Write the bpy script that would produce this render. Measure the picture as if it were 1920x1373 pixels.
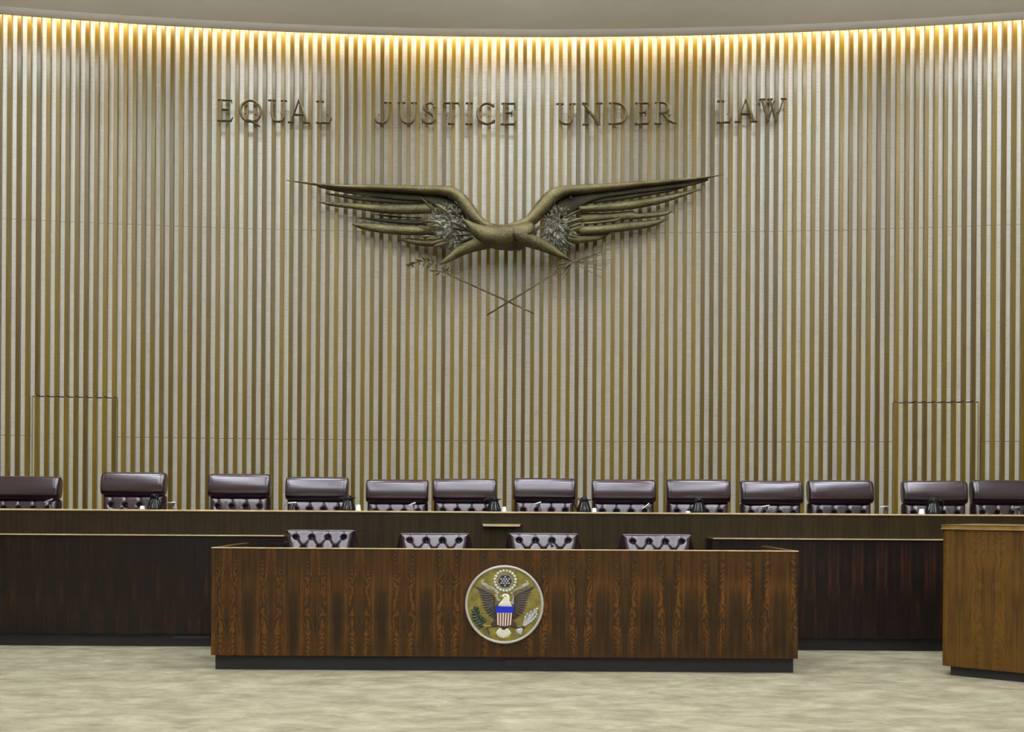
import bpy, bmesh, math, random
from mathutils import Vector, Matrix, Euler

random.seed(7)
for o in list(bpy.data.objects):
    bpy.data.objects.remove(o)
SC = bpy.context.scene
COL = SC.collection
PI = math.pi

# ------------------------------------------------------------------ camera
F = 2090.0            # focal length in pixels of a 1920 px wide frame
CX, YH = 946.0, 946.0  # principal point / horizon in the photograph
EYE = 1.5
ROLL = math.radians(0.35)
cam_d = bpy.data.cameras.new('camera')
cam_d.sensor_width = 36.0
cam_d.lens = F / 1920.0 * 36.0
cam_d.shift_x = (960.0 - CX) / 1920.0
cam_d.shift_y = (YH - 686.5) / 1920.0
cam_d.clip_end = 200
cam = bpy.data.objects.new('camera', cam_d)
COL.objects.link(cam)
cam.matrix_world = (Matrix.Translation((0, 0, EYE)) @ Matrix.Rotation(PI / 2, 4, 'X')
                    @ Matrix.Rotation(ROLL, 4, 'Z'))
SC.camera = cam

# ------------------------------------------------------------------ world, exposure, lights
SC.view_settings.view_transform = 'Standard'
SC.view_settings.look = 'None'
SC.view_settings.exposure = 0.2
SC.view_settings.gamma = 1.0
SC.view_settings.use_curve_mapping = False
w = bpy.data.worlds.new('world')
SC.world = w
w.use_nodes = True
w.node_tree.nodes['Background'].inputs[0].default_value = (0.8, 0.85, 1, 1)
w.node_tree.nodes['Background'].inputs[1].default_value = 0.15

R_WALL = 34.0
Y_WALL = 14.5
Z_CEIL = 7.5


def wall_y(x):
    return Y_WALL - (R_WALL - math.sqrt(R_WALL * R_WALL - x * x))


def arc(s, off=0.0):
    """point on the curved wall: s = arc length from the centre, off = distance in front of it"""
    t = s / R_WALL
    r = R_WALL - off
    return Vector((r * math.sin(t), Y_WALL - R_WALL + r * math.cos(t), 0)), t


def area(name, loc, sx, sy, power, col, rot=(0, 0, 0), shape='RECTANGLE'):
    d = bpy.data.lights.new(name, 'AREA')
    d.shape = shape
    d.size = sx
    d.size_y = sy
    d.energy = power
    d.color = col
    o = bpy.data.objects.new(name, d)
    o.location = loc
    o.rotation_euler = rot
    COL.objects.link(o)
    return o


# luminous ceiling panels over the well of the court
for yy in (-6.5, -3.2, 0.0, 3.2, 6.4, 9.6):
    for xx in (-5.1, -1.7, 1.7, 5.1):
        area('ceiling_panel_light', (xx, yy, Z_CEIL - 0.03), 1.2, 1.2, 34, (0.89, 0.935, 1.0))
# recessed downlights close to the slatted wall
for xx in (-5.65, -3.0, 0.15, 3.4, 5.7):
    area('wall_downlight', (xx, wall_y(xx) - 1.45, Z_CEIL - 0.02), 1.3, 0.4, 44, (0.78, 0.9, 1.0), shape='RECTANGLE')
# unseen uplights, added to brighten the ceiling and its reflections
for yy in (-5.0, -1.0, 3.0, 7.0, 10.2):
    for xx in (-4.6, 0.0, 4.6):
        area('added_uplight', (xx, yy, 6.62), 2.4, 0.3, 165, (0.89, 0.935, 1.0), (PI, 0, 0))
# continuous warm cove light in the slot between ceiling edge and wall
NC = 18
for i in range(NC):
    s = -7.4 + 14.8 * (i + 0.5) / NC
    p, t = arc(s, 0.205)
    area('cove_light', (p.x, p.y, Z_CEIL + 0.1), 14.8 / NC, 0.05, 7, (1.0, 0.78, 0.52), (math.radians(20), 0, -t))


# ------------------------------------------------------------------ pixel helpers (photograph frame -> real positions)
def PY(u, v, y):
    xp, yp = u - CX, YH - v
    a = xp * math.cos(ROLL) - yp * math.sin(ROLL)
    b = xp * math.sin(ROLL) + yp * math.cos(ROLL)
    return Vector((a * y / F, y, EYE + b * y / F))


def PW(u, v, off=0.0):
    y = 14.3
    for _ in range(4):
        p = PY(u, v, y)
        y = wall_y(p.x) - off
    return PY(u, v, y)


# ------------------------------------------------------------------ materials
def new_mat(name):
    m = bpy.data.materials.new(name)
    m.use_nodes = True
    nt = m.node_tree
    b = nt.nodes['Principled BSDF']
    return m, nt, b


def N(nt, t, **kw):
    n = nt.nodes.new(t)
    for k, v in kw.items():
        if k.startswith('i_'):
            key = k[2:]
            key = int(key) if key.isdigit() else key.replace('_', ' ')
            n.inputs[key].default_value = v
        else:
            setattr(n, k, v)
    return n


def mathn(nt, op, a, b=None):
    n = nt.nodes.new('ShaderNodeMath')
    n.operation = op
    for i, x in enumerate((a, b)):
        if x is None:
            continue
        if isinstance(x, (int, float)):
            n.inputs[i].default_value = x
        else:
            nt.links.new(x, n.inputs[i])
    return n.outputs[0]


def ramp(nt, fac, stops):
    r = nt.nodes.new('ShaderNodeValToRGB')
    el = r.color_ramp.elements
    while len(el) > 1:
        el.remove(el[-1])
    el[0].position = stops[0][0]
    el[0].color = (*stops[0][1], 1)
    for p, c in stops[1:]:
        e = el.new(p)
        e.color = (*c, 1)
    nt.links.new(fac, r.inputs[0])
    return r.outputs[0]


def srgb(r, g, b):
    def f(c):
        c /= 255.0
        return c / 12.92 if c <= 0.04045 else ((c + 0.055) / 1.055) ** 2.4
    return (f(r), f(g), f(b))


def plain(name, col, rough=0.5, metal=0.0, spec=0.5, noise=0.0, nscale=30, bump=0.0, coat=0.0):
    m, nt, b = new_mat(name)
    b.inputs['Roughness'].default_value = rough
    b.inputs['Metallic'].default_value = metal
    b.inputs['Specular IOR Level'].default_value = spec
    b.inputs['Coat Weight'].default_value = coat
    b.inputs['Coat Roughness'].default_value = 0.22
    b.inputs['Base Color'].default_value = (*col, 1)
    if noise or bump:
        tc = N(nt, 'ShaderNodeTexCoord')
        n = N(nt, 'ShaderNodeTexNoise', i_Scale=nscale, i_Detail=5.0)
        nt.links.new(tc.outputs['Object'], n.inputs['Vector'])
        if noise:
            lo = tuple(c * (1 - noise) for c in col)
            hi = tuple(min(1, c * (1 + noise)) for c in col)
            nt.links.new(ramp(nt, n.outputs[0], [(0.3, lo), (0.7, hi)]), b.inputs['Base Color'])
        if bump:
            bp = N(nt, 'ShaderNodeBump', i_Strength=bump, i_Distance=0.01)
            nt.links.new(n.outputs[0], bp.inputs['Height'])
            nt.links.new(bp.outputs[0], b.inputs['Normal'])
    return m


def veneer(name, dark, mid, light, leaf=0.22, contour=34.0, nz=1.1, rough=0.35, line=0.55, seed=0.0, spec=0.26, zmid=0.6):
    """book-matched wood veneer: mirrored leaves, cathedral contour lines and fine straight grain"""
    m, nt, b = new_mat(name)
    tc = N(nt, 'ShaderNodeTexCoord')
    sp = N(nt, 'ShaderNodeSeparateXYZ')
    nt.links.new(tc.outputs['Object'], sp.inputs[0])
    xy = mathn(nt, 'ADD', sp.outputs[0], mathn(nt, 'MULTIPLY', sp.outputs[1], 0.83))
    pp = mathn(nt, 'PINGPONG', mathn(nt, 'ADD', xy, 50.0), leaf)
    z = sp.outputs[2]
    # slow drift from leaf to leaf
    drift = mathn(nt, 'MULTIPLY', xy, 0.13)

    def vec(x, y, zz):
        c = N(nt, 'ShaderNodeCombineXYZ')
        for i, k in enumerate((x, y, zz)):
            if isinstance(k, (int, float)):
                c.inputs[i].default_value = k
            else:
                nt.links.new(k, c.inputs[i])
        return c.outputs[0]
    n1 = N(nt, 'ShaderNodeTexNoise', i_Scale=1.0, i_Detail=3.0, i_Roughness=0.5)
    nt.links.new(vec(mathn(nt, 'MULTIPLY', pp, 1.6 / leaf), drift, mathn(nt, 'ADD', mathn(nt, 'MULTIPLY', z, nz * 3.0), seed)), n1.inputs['Vector'])
    # cathedral figure: hyperbolas about a line inside each leaf, opening up at the top and down at the foot
    e = mathn(nt, 'SUBTRACT', mathn(nt, 'DIVIDE', pp, leaf), 0.36)
    dz = mathn(nt, 'SUBTRACT', z, zmid)
    fig = mathn(nt, 'SUBTRACT', mathn(nt, 'MULTIPLY', mathn(nt, 'MULTIPLY', e, e), 9.0), mathn(nt, 'MULTIPLY', mathn(nt, 'MULTIPLY', dz, dz), 7.0))
    fig = mathn(nt, 'ADD', fig, mathn(nt, 'MULTIPLY', n1.outputs[0], 2.6))
    lines = mathn(nt, 'SINE', mathn(nt, 'MULTIPLY', fig, contour))
    lines = mathn(nt, 'ADD', mathn(nt, 'MULTIPLY', lines, 0.5), 0.5)
    n2 = N(nt, 'ShaderNodeTexNoise', i_Scale=1.0, i_Detail=4.0, i_Roughness=0.65)
    nt.links.new(vec(mathn(nt, 'MULTIPLY', pp, 170.0), mathn(nt, 'MULTIPLY', xy, 9.0), mathn(nt, 'MULTIPLY', z, 3.0)), n2.inputs['Vector'])
    n3 = N(nt, 'ShaderNodeTexNoise', i_Scale=1.0, i_Detail=3.0)
    nt.links.new(vec(mathn(nt, 'MULTIPLY', pp, 26.0), drift, mathn(nt, 'MULTIPLY', z, 1.0)), n3.inputs['Vector'])
    f = mathn(nt, 'ADD', mathn(nt, 'MULTIPLY', lines, line * 0.42), mathn(nt, 'MULTIPLY', n2.outputs[0], 0.55))
    f = mathn(nt, 'ADD', f, mathn(nt, 'MULTIPLY', mathn(nt, 'SUBTRACT', n3.outputs[0], 0.5), 0.7))
    f = mathn(nt, 'ADD', f, mathn(nt, 'MULTIPLY', mathn(nt, 'SUBTRACT', n1.outputs[0], 0.5), 0.5))
    nt.links.new(ramp(nt, f, [(0.12, dark), (0.42, mid), (0.8, light)]), b.inputs['Base Color'])
    b.inputs['Roughness'].default_value = rough
    b.inputs['Specular IOR Level'].default_value = spec
    return m


def mat_slat():
    m, nt, b = new_mat('slat_wood')
    tc = N(nt, 'ShaderNodeTexCoord')
    oi = N(nt, 'ShaderNodeObjectInfo')
    mp = N(nt, 'ShaderNodeMapping')
    mp.inputs['Scale'].default_value = (60, 60, 1.6)
    nt.links.new(tc.outputs['Object'], mp.inputs[0])
    ad = N(nt, 'ShaderNodeVectorMath', operation='ADD')
    cb = N(nt, 'ShaderNodeCombineXYZ')
    nt.links.new(mathn(nt, 'MULTIPLY', oi.outputs['Random'], 91.0), cb.inputs[0])
    nt.links.new(mathn(nt, 'MULTIPLY', oi.outputs['Random'], 37.0), cb.inputs[2])
    nt.links.new(mp.outputs[0], ad.inputs[0])
    nt.links.new(cb.outputs[0], ad.inputs[1])
    n = N(nt, 'ShaderNodeTexNoise', i_Scale=1.0, i_Detail=4.0, i_Roughness=0.6)
    nt.links.new(ad.outputs[0], n.inputs['Vector'])
    f = mathn(nt, 'ADD', mathn(nt, 'MULTIPLY', n.outputs[0], 0.5), mathn(nt, 'MULTIPLY', oi.outputs['Random'], 0.5))
    nt.links.new(ramp(nt, f, [(0.2, srgb(78, 60, 8)), (0.5, srgb(96, 77, 12)), (0.8, srgb(116, 93, 20))]), b.inputs['Base Color'])
    b.inputs['Roughness'].default_value = 0.29
    b.inputs['Specular IOR Level'].default_value = 0.42
    return m


def mat_cloth(name, lo, hi):
    """ribbed grass-cloth behind the slats: fine horizontal ribs"""
    m, nt, b = new_mat(name)
    tc = N(nt, 'ShaderNodeTexCoord')
    sp = N(nt, 'ShaderNodeSeparateXYZ')
    nt.links.new(tc.outputs['Object'], sp.inputs[0])
    n = N(nt, 'ShaderNodeTexNoise', i_Scale=3.0, i_Detail=6.0, i_Roughness=0.7)
    mp = N(nt, 'ShaderNodeMapping')
    mp.inputs['Scale'].default_value = (3.0, 3.0, 22.0)
    nt.links.new(tc.outputs['Object'], mp.inputs[0])
    nt.links.new(mp.outputs[0], n.inputs['Vector'])
    wv = mathn(nt, 'SINE', mathn(nt, 'ADD', mathn(nt, 'MULTIPLY', sp.outputs[2], 2 * PI / 0.0165), mathn(nt, 'MULTIPLY', n.outputs[0], 2.5)))
    rib = mathn(nt, 'ADD', mathn(nt, 'MULTIPLY', wv, 0.5), 0.5)
    f = mathn(nt, 'ADD', mathn(nt, 'MULTIPLY', rib, 0.45), mathn(nt, 'MULTIPLY', n.outputs[0], 0.6))
    nt.links.new(ramp(nt, f, [(0.2, lo), (0.75, hi)]), b.inputs['Base Color'])
    bp = N(nt, 'ShaderNodeBump', i_Strength=0.5, i_Distance=0.004)
    nt.links.new(rib, bp.inputs['Height'])
    nt.links.new(bp.outputs[0], b.inputs['Normal'])
    b.inputs['Roughness'].default_value = 0.75
    b.inputs['Specular IOR Level'].default_value = 0.25
    return m


def mat_carpet():
    m, nt, b = new_mat('carpet')
    tc = N(nt, 'ShaderNodeTexCoord')
    mp = N(nt, 'ShaderNodeMapping')
    mp.inputs['Rotation'].default_value = (0, 0, 0.35)
    mp.inputs['Scale'].default_value = (2.6, 4.0, 1)
    nt.links.new(tc.outputs['Object'], mp.inputs[0])
    n = N(nt, 'ShaderNodeTexNoise', i_Scale=1.0, i_Detail=7.0, i_Roughness=0.7, i_Distortion=0.3)
    nt.links.new(mp.outputs[0], n.inputs['Vector'])
    n2 = N(nt, 'ShaderNodeTexNoise', i_Scale=160.0, i_Detail=3.0)
    nt.links.new(tc.outputs['Object'], n2.inputs['Vector'])
    f = mathn(nt, 'ADD', mathn(nt, 'MULTIPLY', n.outputs[0], 0.75), mathn(nt, 'MULTIPLY', n2.outputs[0], 0.25))
    nt.links.new(ramp(nt, f, [(0.35, srgb(117, 109, 89)), (0.5, srgb(142, 134, 113)), (0.66, srgb(168, 161, 139))]), b.inputs['Base Color'])
    bp = N(nt, 'ShaderNodeBump', i_Strength=0.35, i_Distance=0.01)
    nt.links.new(f, bp.inputs['Height'])
    nt.links.new(bp.outputs[0], b.inputs['Normal'])
    b.inputs['Roughness'].default_value = 0.95
    b.inputs['Specular IOR Level'].default_value = 0.1
    return m


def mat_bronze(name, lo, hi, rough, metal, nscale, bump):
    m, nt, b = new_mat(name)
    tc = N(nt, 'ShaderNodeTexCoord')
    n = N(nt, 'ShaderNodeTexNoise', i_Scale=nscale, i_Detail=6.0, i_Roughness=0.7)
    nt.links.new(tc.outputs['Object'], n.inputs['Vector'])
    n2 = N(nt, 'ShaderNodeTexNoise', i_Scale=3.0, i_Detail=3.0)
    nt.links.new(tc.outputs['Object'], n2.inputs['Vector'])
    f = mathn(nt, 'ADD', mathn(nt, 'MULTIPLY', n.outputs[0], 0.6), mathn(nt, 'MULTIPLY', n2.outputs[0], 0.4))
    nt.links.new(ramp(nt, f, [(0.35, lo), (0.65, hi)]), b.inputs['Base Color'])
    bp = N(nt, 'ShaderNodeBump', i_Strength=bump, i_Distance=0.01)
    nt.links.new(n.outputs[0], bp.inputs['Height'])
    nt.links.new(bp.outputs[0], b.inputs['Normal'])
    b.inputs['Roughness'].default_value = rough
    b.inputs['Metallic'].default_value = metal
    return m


M = {}
M['slat'] = mat_slat()
M['cloth'] = mat_cloth('grass_cloth', srgb(200, 193, 170), srgb(242, 237, 228))
M['cloth_door'] = mat_cloth('door_grass_cloth', srgb(200, 192, 164), srgb(240, 234, 216))
M['cove'] = plain('cove_white_paint', srgb(244, 242, 236), 0.7)
M['dark'] = plain('dark_substrate', srgb(40, 34, 22), 0.8)
M['frame'] = plain('door_edge_wood', srgb(168, 146, 96), 0.5, noise=0.1)
M['ceil'] = plain('ceiling_paint', srgb(216, 215, 208), 0.8, noise=0.02, nscale=3)
M['trim'] = plain('ceiling_trim_paint', srgb(208, 206, 200), 0.6)
M['plaster'] = plain('wall_plaster', srgb(150, 142, 126), 0.8, noise=0.05, nscale=2)
M['carpet'] = mat_carpet()
M['desk'] = veneer('rosewood_desk', srgb(24, 17, 9), srgb(58, 38, 15), srgb(118, 73, 23), leaf=0.198, contour=26, rough=0.4, line=0.6)
M['bench_up'] = veneer('rosewood_bench_upper', srgb(34, 27, 14), srgb(54, 43, 24), srgb(70, 56, 31), leaf=0.3, contour=14, rough=0.42, line=0.2, seed=3)
M['bench_lo'] = veneer('rosewood_bench_lower', srgb(14, 11, 12), srgb(34, 24, 20), srgb(104, 54, 26), leaf=0.125, contour=12, rough=0.4, line=0.2, seed=8)
M['walnut'] = veneer('walnut_box', srgb(60, 40, 10), srgb(92, 63, 17), srgb(114, 80, 26), leaf=0.24, contour=15, rough=0.45, line=0.28, seed=5, zmid=0.75)
M['walnut_edge'] = plain('walnut_edge', srgb(126, 98, 50), 0.3, noise=0.2, nscale=12)
M['edge'] = plain('satin_wood_edge', srgb(196, 176, 134), 0.25, noise=0.15, nscale=8)
M['top'] = plain('polished_desktop', srgb(122, 100, 68), 0.12, noise=0.15, nscale=6, coat=0.6)
M['plinth'] = plain('black_plinth', srgb(30, 29, 34), 0.5, noise=0.15, nscale=5)
M['plinth_pale'] = plain('plinth_vent', srgb(58, 56, 66), 0.5)  # paler grey for the vent strip in the bench plinth
M['leather'] = plain('burgundy_leather', srgb(40, 23, 30), 0.22, spec=0.9, noise=0.12, nscale=14, bump=0.04, coat=1.0)
M['leather'].node_tree.nodes['Principled BSDF'].inputs['Specular Tint'].default_value = (0.88, 0.82, 1.0, 1)  # cool cast of the light put into the leather's sheen as a lavender tint
M['button'] = plain('leather_button', srgb(88, 66, 74), 0.2, spec=0.9)
M['chrome'] = plain('chair_metal', srgb(120, 120, 122), 0.25, metal=1.0)
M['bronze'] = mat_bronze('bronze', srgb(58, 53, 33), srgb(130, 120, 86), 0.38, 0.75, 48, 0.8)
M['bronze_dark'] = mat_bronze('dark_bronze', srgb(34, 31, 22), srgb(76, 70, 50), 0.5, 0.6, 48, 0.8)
M['patina'] = mat_bronze('silvery_patina', srgb(76, 74, 62), srgb(178, 173, 156), 0.42, 0.45, 60, 0.6)
M['letter'] = mat_bronze('letter_bronze', srgb(78, 70, 48), srgb(118, 106, 76), 0.45, 0.6, 40, 0.1)
M['black_gloss'] = plain('black_glaze', srgb(8, 9, 16), 0.06, spec=0.5)
M['black'] = plain('black_plastic', srgb(22, 22, 26), 0.4)
M['steel'] = plain('brushed_steel', srgb(196, 198, 200), 0.25, metal=0.9)
M['cup'] = plain('white_foam', srgb(238, 238, 232), 0.6)
M['s_field'] = plain('seal_gold_field', srgb(124, 113, 44), 0.55, noise=0.4, nscale=16)
M['s_rim'] = plain('seal_rim', srgb(172, 168, 162), 0.45)
M['s_white'] = plain('seal_white', srgb(226, 222, 206), 0.5)
M['s_bead'] = plain('seal_bead', srgb(206, 210, 194), 0.4)
M['s_navy'] = plain('seal_navy', srgb(24, 26, 62), 0.5)
M['s_blue'] = plain('seal_blue', srgb(10, 40, 190), 0.5)
M['s_red'] = plain('seal_red', srgb(98, 26, 26), 0.5)
M['s_brown'] = plain('seal_feather', srgb(62, 52, 42), 0.5, noise=0.25, nscale=90)
M['s_green'] = plain('seal_green', srgb(42, 56, 44), 0.5)
M['s_gold'] = plain('seal_gold', srgb(150, 128, 50), 0.4)
M['s_silver'] = plain('seal_silver', srgb(196, 198, 202), 0.4, metal=0.2)


# ------------------------------------------------------------------ object helpers
def tag(o, label=None, cat=None, group=None, kind=None):
    if label:
        o['label'] = label
    if cat:
        o['category'] = cat
    if group:
        o['group'] = group
    if kind:
        o['kind'] = kind
    return o


def empty(name, loc=(0, 0, 0), rz=0.0):
    o = bpy.data.objects.new(name, None)
    o.location = loc
    o.rotation_euler = (0, 0, rz)
    o.empty_display_size = 0.1
    COL.objects.link(o)
    return o


def obj(name, bm, mat, parent=None, smooth=False, base=None, rz=None, auto=None):
    """link a bmesh as ONE object. base: world offset taken off the vertices (origin of the thing)"""
    if base is not None:
        bmesh.ops.translate(bm, verts=bm.verts, vec=-Vector(base))
    bmesh.ops.recalc_face_normals(bm, faces=bm.faces)
    me = bpy.data.meshes.new(name)
    bm.to_mesh(me)
    bm.free()
    mats = mat if isinstance(mat, (list, tuple)) else [mat]
    for k in mats:
        me.materials.append(M[k] if isinstance(k, str) else k)
    if smooth:
        for p in me.polygons:
            p.use_smooth = True
        if auto is not None and hasattr(me, 'set_sharp_from_angle'):
            me.set_sharp_from_angle(angle=math.radians(auto))
    o = bpy.data.objects.new(name, me)
    COL.objects.link(o)
    if parent is not None:
        o.parent = parent
    return o


def copy_tree(o, parent=None):
    c = o.copy()
    COL.objects.link(c)
    c.parent = parent
    for ch in o.children:
        copy_tree(ch, c)
    return c


def box(bm, x0, x1, y0, y1, z0, z1, bev=0.0):
    vs = [bm.verts.new((x, y, z)) for x in (x0, x1) for y in (y0, y1) for z in (z0, z1)]
    fs = [(0, 1, 3, 2), (4, 6, 7, 5), (0, 4, 5, 1), (2, 3, 7, 6), (0, 2, 6, 4), (1, 5, 7, 3)]
    faces = [bm.faces.new([vs[i] for i in f]) for f in fs]
    if bev:
        es = list({e for f in faces for e in f.edges})
        bmesh.ops.bevel(bm, geom=es, offset=bev, segments=2, affect='EDGES', profile=0.5)
    return bm


def BX(*a, **k):
    return box(bmesh.new(), *a, **k)


def loft(bm, rings, cap=True, closed=True):
    vv = [[bm.verts.new(p) for p in r] for r in rings]
    n = len(rings[0])
    for i in range(len(vv) - 1):
        for j in range(n if closed else n - 1):
            k = (j + 1) % n
            try:
                bm.faces.new((vv[i][j], vv[i][k], vv[i + 1][k], vv[i + 1][j]))
            except ValueError:
                pass
    if cap and closed:
        bm.faces.new(list(reversed(vv[0])))
        bm.faces.new(vv[-1])
    return bm


def lathe(bm, prof, seg=24, c=(0, 0, 0), flute=0, amp=0.0):
    rings = []
    for r, z in prof:
        ring = []
        for j in range(seg):
            a = 2 * PI * j / seg
            rr = max(r, 0.0004)
            if flute:
                rr *= 1 + amp * math.cos(flute * a)
            ring.append((c[0] + rr * math.cos(a), c[1] + rr * math.sin(a), c[2] + z))
        rings.append(ring)
    return loft(bm, rings)


def tube(bm, pts, rad, seg=8):
    pts = [Vector(p) for p in pts]
    if not isinstance(rad, (list, tuple)):
        rad = [rad] * len(pts)
    rings = []
    up = Vector((0, 0, 1))
    prev = None
    for i, p in enumerate(pts):
        t = (pts[min(i + 1, len(pts) - 1)] - pts[max(i - 1, 0)]).normalized()
        a = prev if prev is not None else (Vector((0, 1, 0)) if abs(t.y) < 0.9 else up)
        n1 = (a - t * a.dot(t)).normalized()
        prev = n1
        n2 = t.cross(n1)
        rings.append([p + (n1 * math.cos(2 * PI * k / seg) + n2 * math.sin(2 * PI * k / seg)) * rad[i] for k in range(seg)])
    return loft(bm, rings)


def smooth_pts(pts, k=4):
    """Catmull-Rom resampling of tuples"""
    out = []
    n = len(pts)
    for i in range(n - 1):
        p0, p1, p2, p3 = pts[max(i - 1, 0)], pts[i], pts[i + 1], pts[min(i + 2, n - 1)]
        for j in range(k):
            t = j / k
            out.append(tuple(0.5 * ((2 * b) + (-a + c) * t + (2 * a - 5 * b + 4 * c - d) * t * t + (-a + 3 * b - 3 * c + d) * t ** 3)
                             for a, b, c, d in zip(p0, p1, p2, p3)))
    out.append(tuple(pts[-1]))
    return out


def prism(bm, pts, y0, y1):
    """polygon in the xz plane extruded along y"""
    a = [bm.verts.new((x, y0, z)) for x, z in pts]
    b = [bm.verts.new((x, y1, z)) for x, z in pts]
    bm.faces.new(a)
    bm.faces.new(list(reversed(b)))
    n = len(pts)
    for i in range(n):
        j = (i + 1) % n
        bm.faces.new((a[i], b[i], b[j], a[j]))
    return bm


# ================================================================== SETTING
floor = obj('floor', BX(-8.2, 8.2, -9, 15.2, -0.1, 0.0), 'carpet')
tag(floor, 'beige mottled carpet across the courtroom floor', 'floor', kind='structure')
dais = obj('floor_dais', BX(-7.45, 7.45, 12.2, 14.62, 0.001, 0.3), 'carpet')
tag(dais, 'raised carpeted platform behind the long judges bench', 'floor', kind='structure')


def arc_sheet(s0, s1, z0, z1, off0, off1, n=None):
    """solid curved sheet between arc lengths and heights"""
    n = n or max(2, int(abs(s1 - s0) / 0.25) + 1)
    rings = []
    for i in range(n + 1):
        s = s0 + (s1 - s0) * i / n
        a, _ = arc(s, off0)
        b, _ = arc(s, off1)
        rings.append([(a.x, a.y, z0), (b.x, b.y, z0), (b.x, b.y, z1), (a.x, a.y, z1)])
    return loft(bmesh.new(), rings)


S_MAX = 7.66
PITCH = 0.1155
wall = obj('wall_back', arc_sheet(-S_MAX, S_MAX, 0.0, 8.2, -0.12, -0.012), 'dark')
tag(wall, 'curved slatted wood wall behind the judges bench', 'wall', kind='structure')
Z_J1, Z_J2, Z_DOOR = 2.325, 5.03, 2.825
DOORS = [(-51.66 * PITCH, -42.68 * PITCH, range(-51, -42)), (42.70 * PITCH, 51.70 * PITCH, range(43, 52))]
gap = 0.003
segs = [(-S_MAX, DOORS[0][0]), (DOORS[0][1], DOORS[1][0]), (DOORS[1][1], S_MAX)]
for a, b in segs:
    obj('backing_panel', arc_sheet(a, b, 0.0, Z_J1 - gap, -0.012, 0.0), 'cloth', wall)
for a, b in segs:
    obj('backing_panel', arc_sheet(a, b, Z_J1 + gap, Z_DOOR, -0.012, 0.0), 'cloth', wall)
obj('backing_panel', arc_sheet(-S_MAX, S_MAX, Z_DOOR, Z_J2 - gap, -0.012, 0.0), 'cloth', wall)
Z_TOP = Z_CEIL + 0.062
obj('backing_panel', arc_sheet(-S_MAX, S_MAX, Z_J2 + gap, Z_TOP, -0.012, 0.0), 'cloth', wall)
obj('cove_back_strip', arc_sheet(-S_MAX, S_MAX, Z_TOP + 0.004, 8.1, -0.012, 0.004), 'cove', wall)

SL_W, SL_D = 0.0485, 0.08


def slat_mesh(name, z0, z1):
    bm = BX(-SL_W / 2, SL_W / 2, -SL_D, 0.0, z0, z1, bev=0.0025)
    bmesh.ops.recalc_face_normals(bm, faces=bm.faces)
    me = bpy.data.meshes.new(name)
    bm.to_mesh(me)
    bm.free()
    me.materials.append(M['slat'])
    return me


me_full = slat_mesh('slat', 0.3, 8.05)
me_above = slat_mesh('slat_above_door', Z_DOOR + 0.001, 8.05)
me_door = slat_mesh('door_slat', 0.33, Z_DOOR - 0.012)


def place_slat(me, k, parent, off=0.0):
    p, t = arc(k * PITCH, off)
    o = bpy.data.objects.new('slat', me)
    o.location = (p.x, p.y, 0)
    o.rotation_euler = (0, 0, -t)
    COL.objects.link(o)
    o.parent = parent


door_ks = set(DOORS[0][2]) | set(DOORS[1][2])
for k in range(-65, 66):
    place_slat(me_above if k in door_ks else me_full, k, wall)
for i, (a, b, ks) in enumerate(DOORS):
    d = obj('door_%d' % (i + 1), arc_sheet(a + 0.014, b - 0.014, 0.31, Z_DOOR - 0.014, -0.008, 0.001), 'cloth_door')
    tag(d, ['concealed slatted door in the curved wall behind the leftmost chairs',
            'concealed slatted door in the curved wall behind the rightmost chairs'][i], 'door', kind='structure')
    for k in ks:
        place_slat(me_door, k, d, 0.001)
    obj('edge_strip', arc_sheet(a + 0.006, a + 0.014, 0.31, Z_DOOR - 0.006, -0.008, 0.03, 1), 'frame', d)
    obj('edge_strip', arc_sheet(b - 0.014, b - 0.006, 0.31, Z_DOOR - 0.006, -0.008, 0.03, 1), 'frame', d)

# ceiling with curved edge in front of the slatted wall
bm = bmesh.new()
n = 60
lo, hi = [], []
CE = 0.25
pts = []
for i in range(n + 1):
    p, _ = arc(-7.9 + 15.8 * i / n, CE)
    pts.append((p.x, p.y))
poly = [(-8.2, -9.0)] + [(-8.2, pts[0][1])] + pts + [(8.2, pts[-1][1])] + [(8.2, -9.0)]
a = [bm.verts.new((x, y, Z_CEIL)) for x, y in poly]
b = [bm.verts.new((x, y, Z_CEIL + 0.1)) for x, y in poly]
bm.faces.new(a)
bm.faces.new(list(reversed(b)))
for i in range(len(poly)):
    j = (i + 1) % len(poly)
    bm.faces.new((a[i], b[i], b[j], a[j]))
ceil = obj('ceiling', bm, 'ceil')
tag(ceil, 'plain grey ceiling with a curved edge', 'ceiling', kind='structure')
# rounded bead along the ceiling edge
rings = []
for i in range(n + 1):
    s = -7.6 + 15.2 * i / n
    ring = []
    for o_, z_ in ((0.235, 0.03), (0.235, -0.012), (0.25, -0.026), (0.29, -0.033), (0.34, -0.03), (0.40, -0.016), (0.44, 0.004), (0.44, 0.03)):
        p, _ = arc(s, o_)
        ring.append((p.x, p.y, Z_CEIL + z_))
    rings.append(ring)
tr = obj('trim_1', loft(bmesh.new(), rings), 'trim', smooth=True, auto=50)
tag(tr, 'rounded pale bead along the curved ceiling edge', 'trim', kind='structure')
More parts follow.
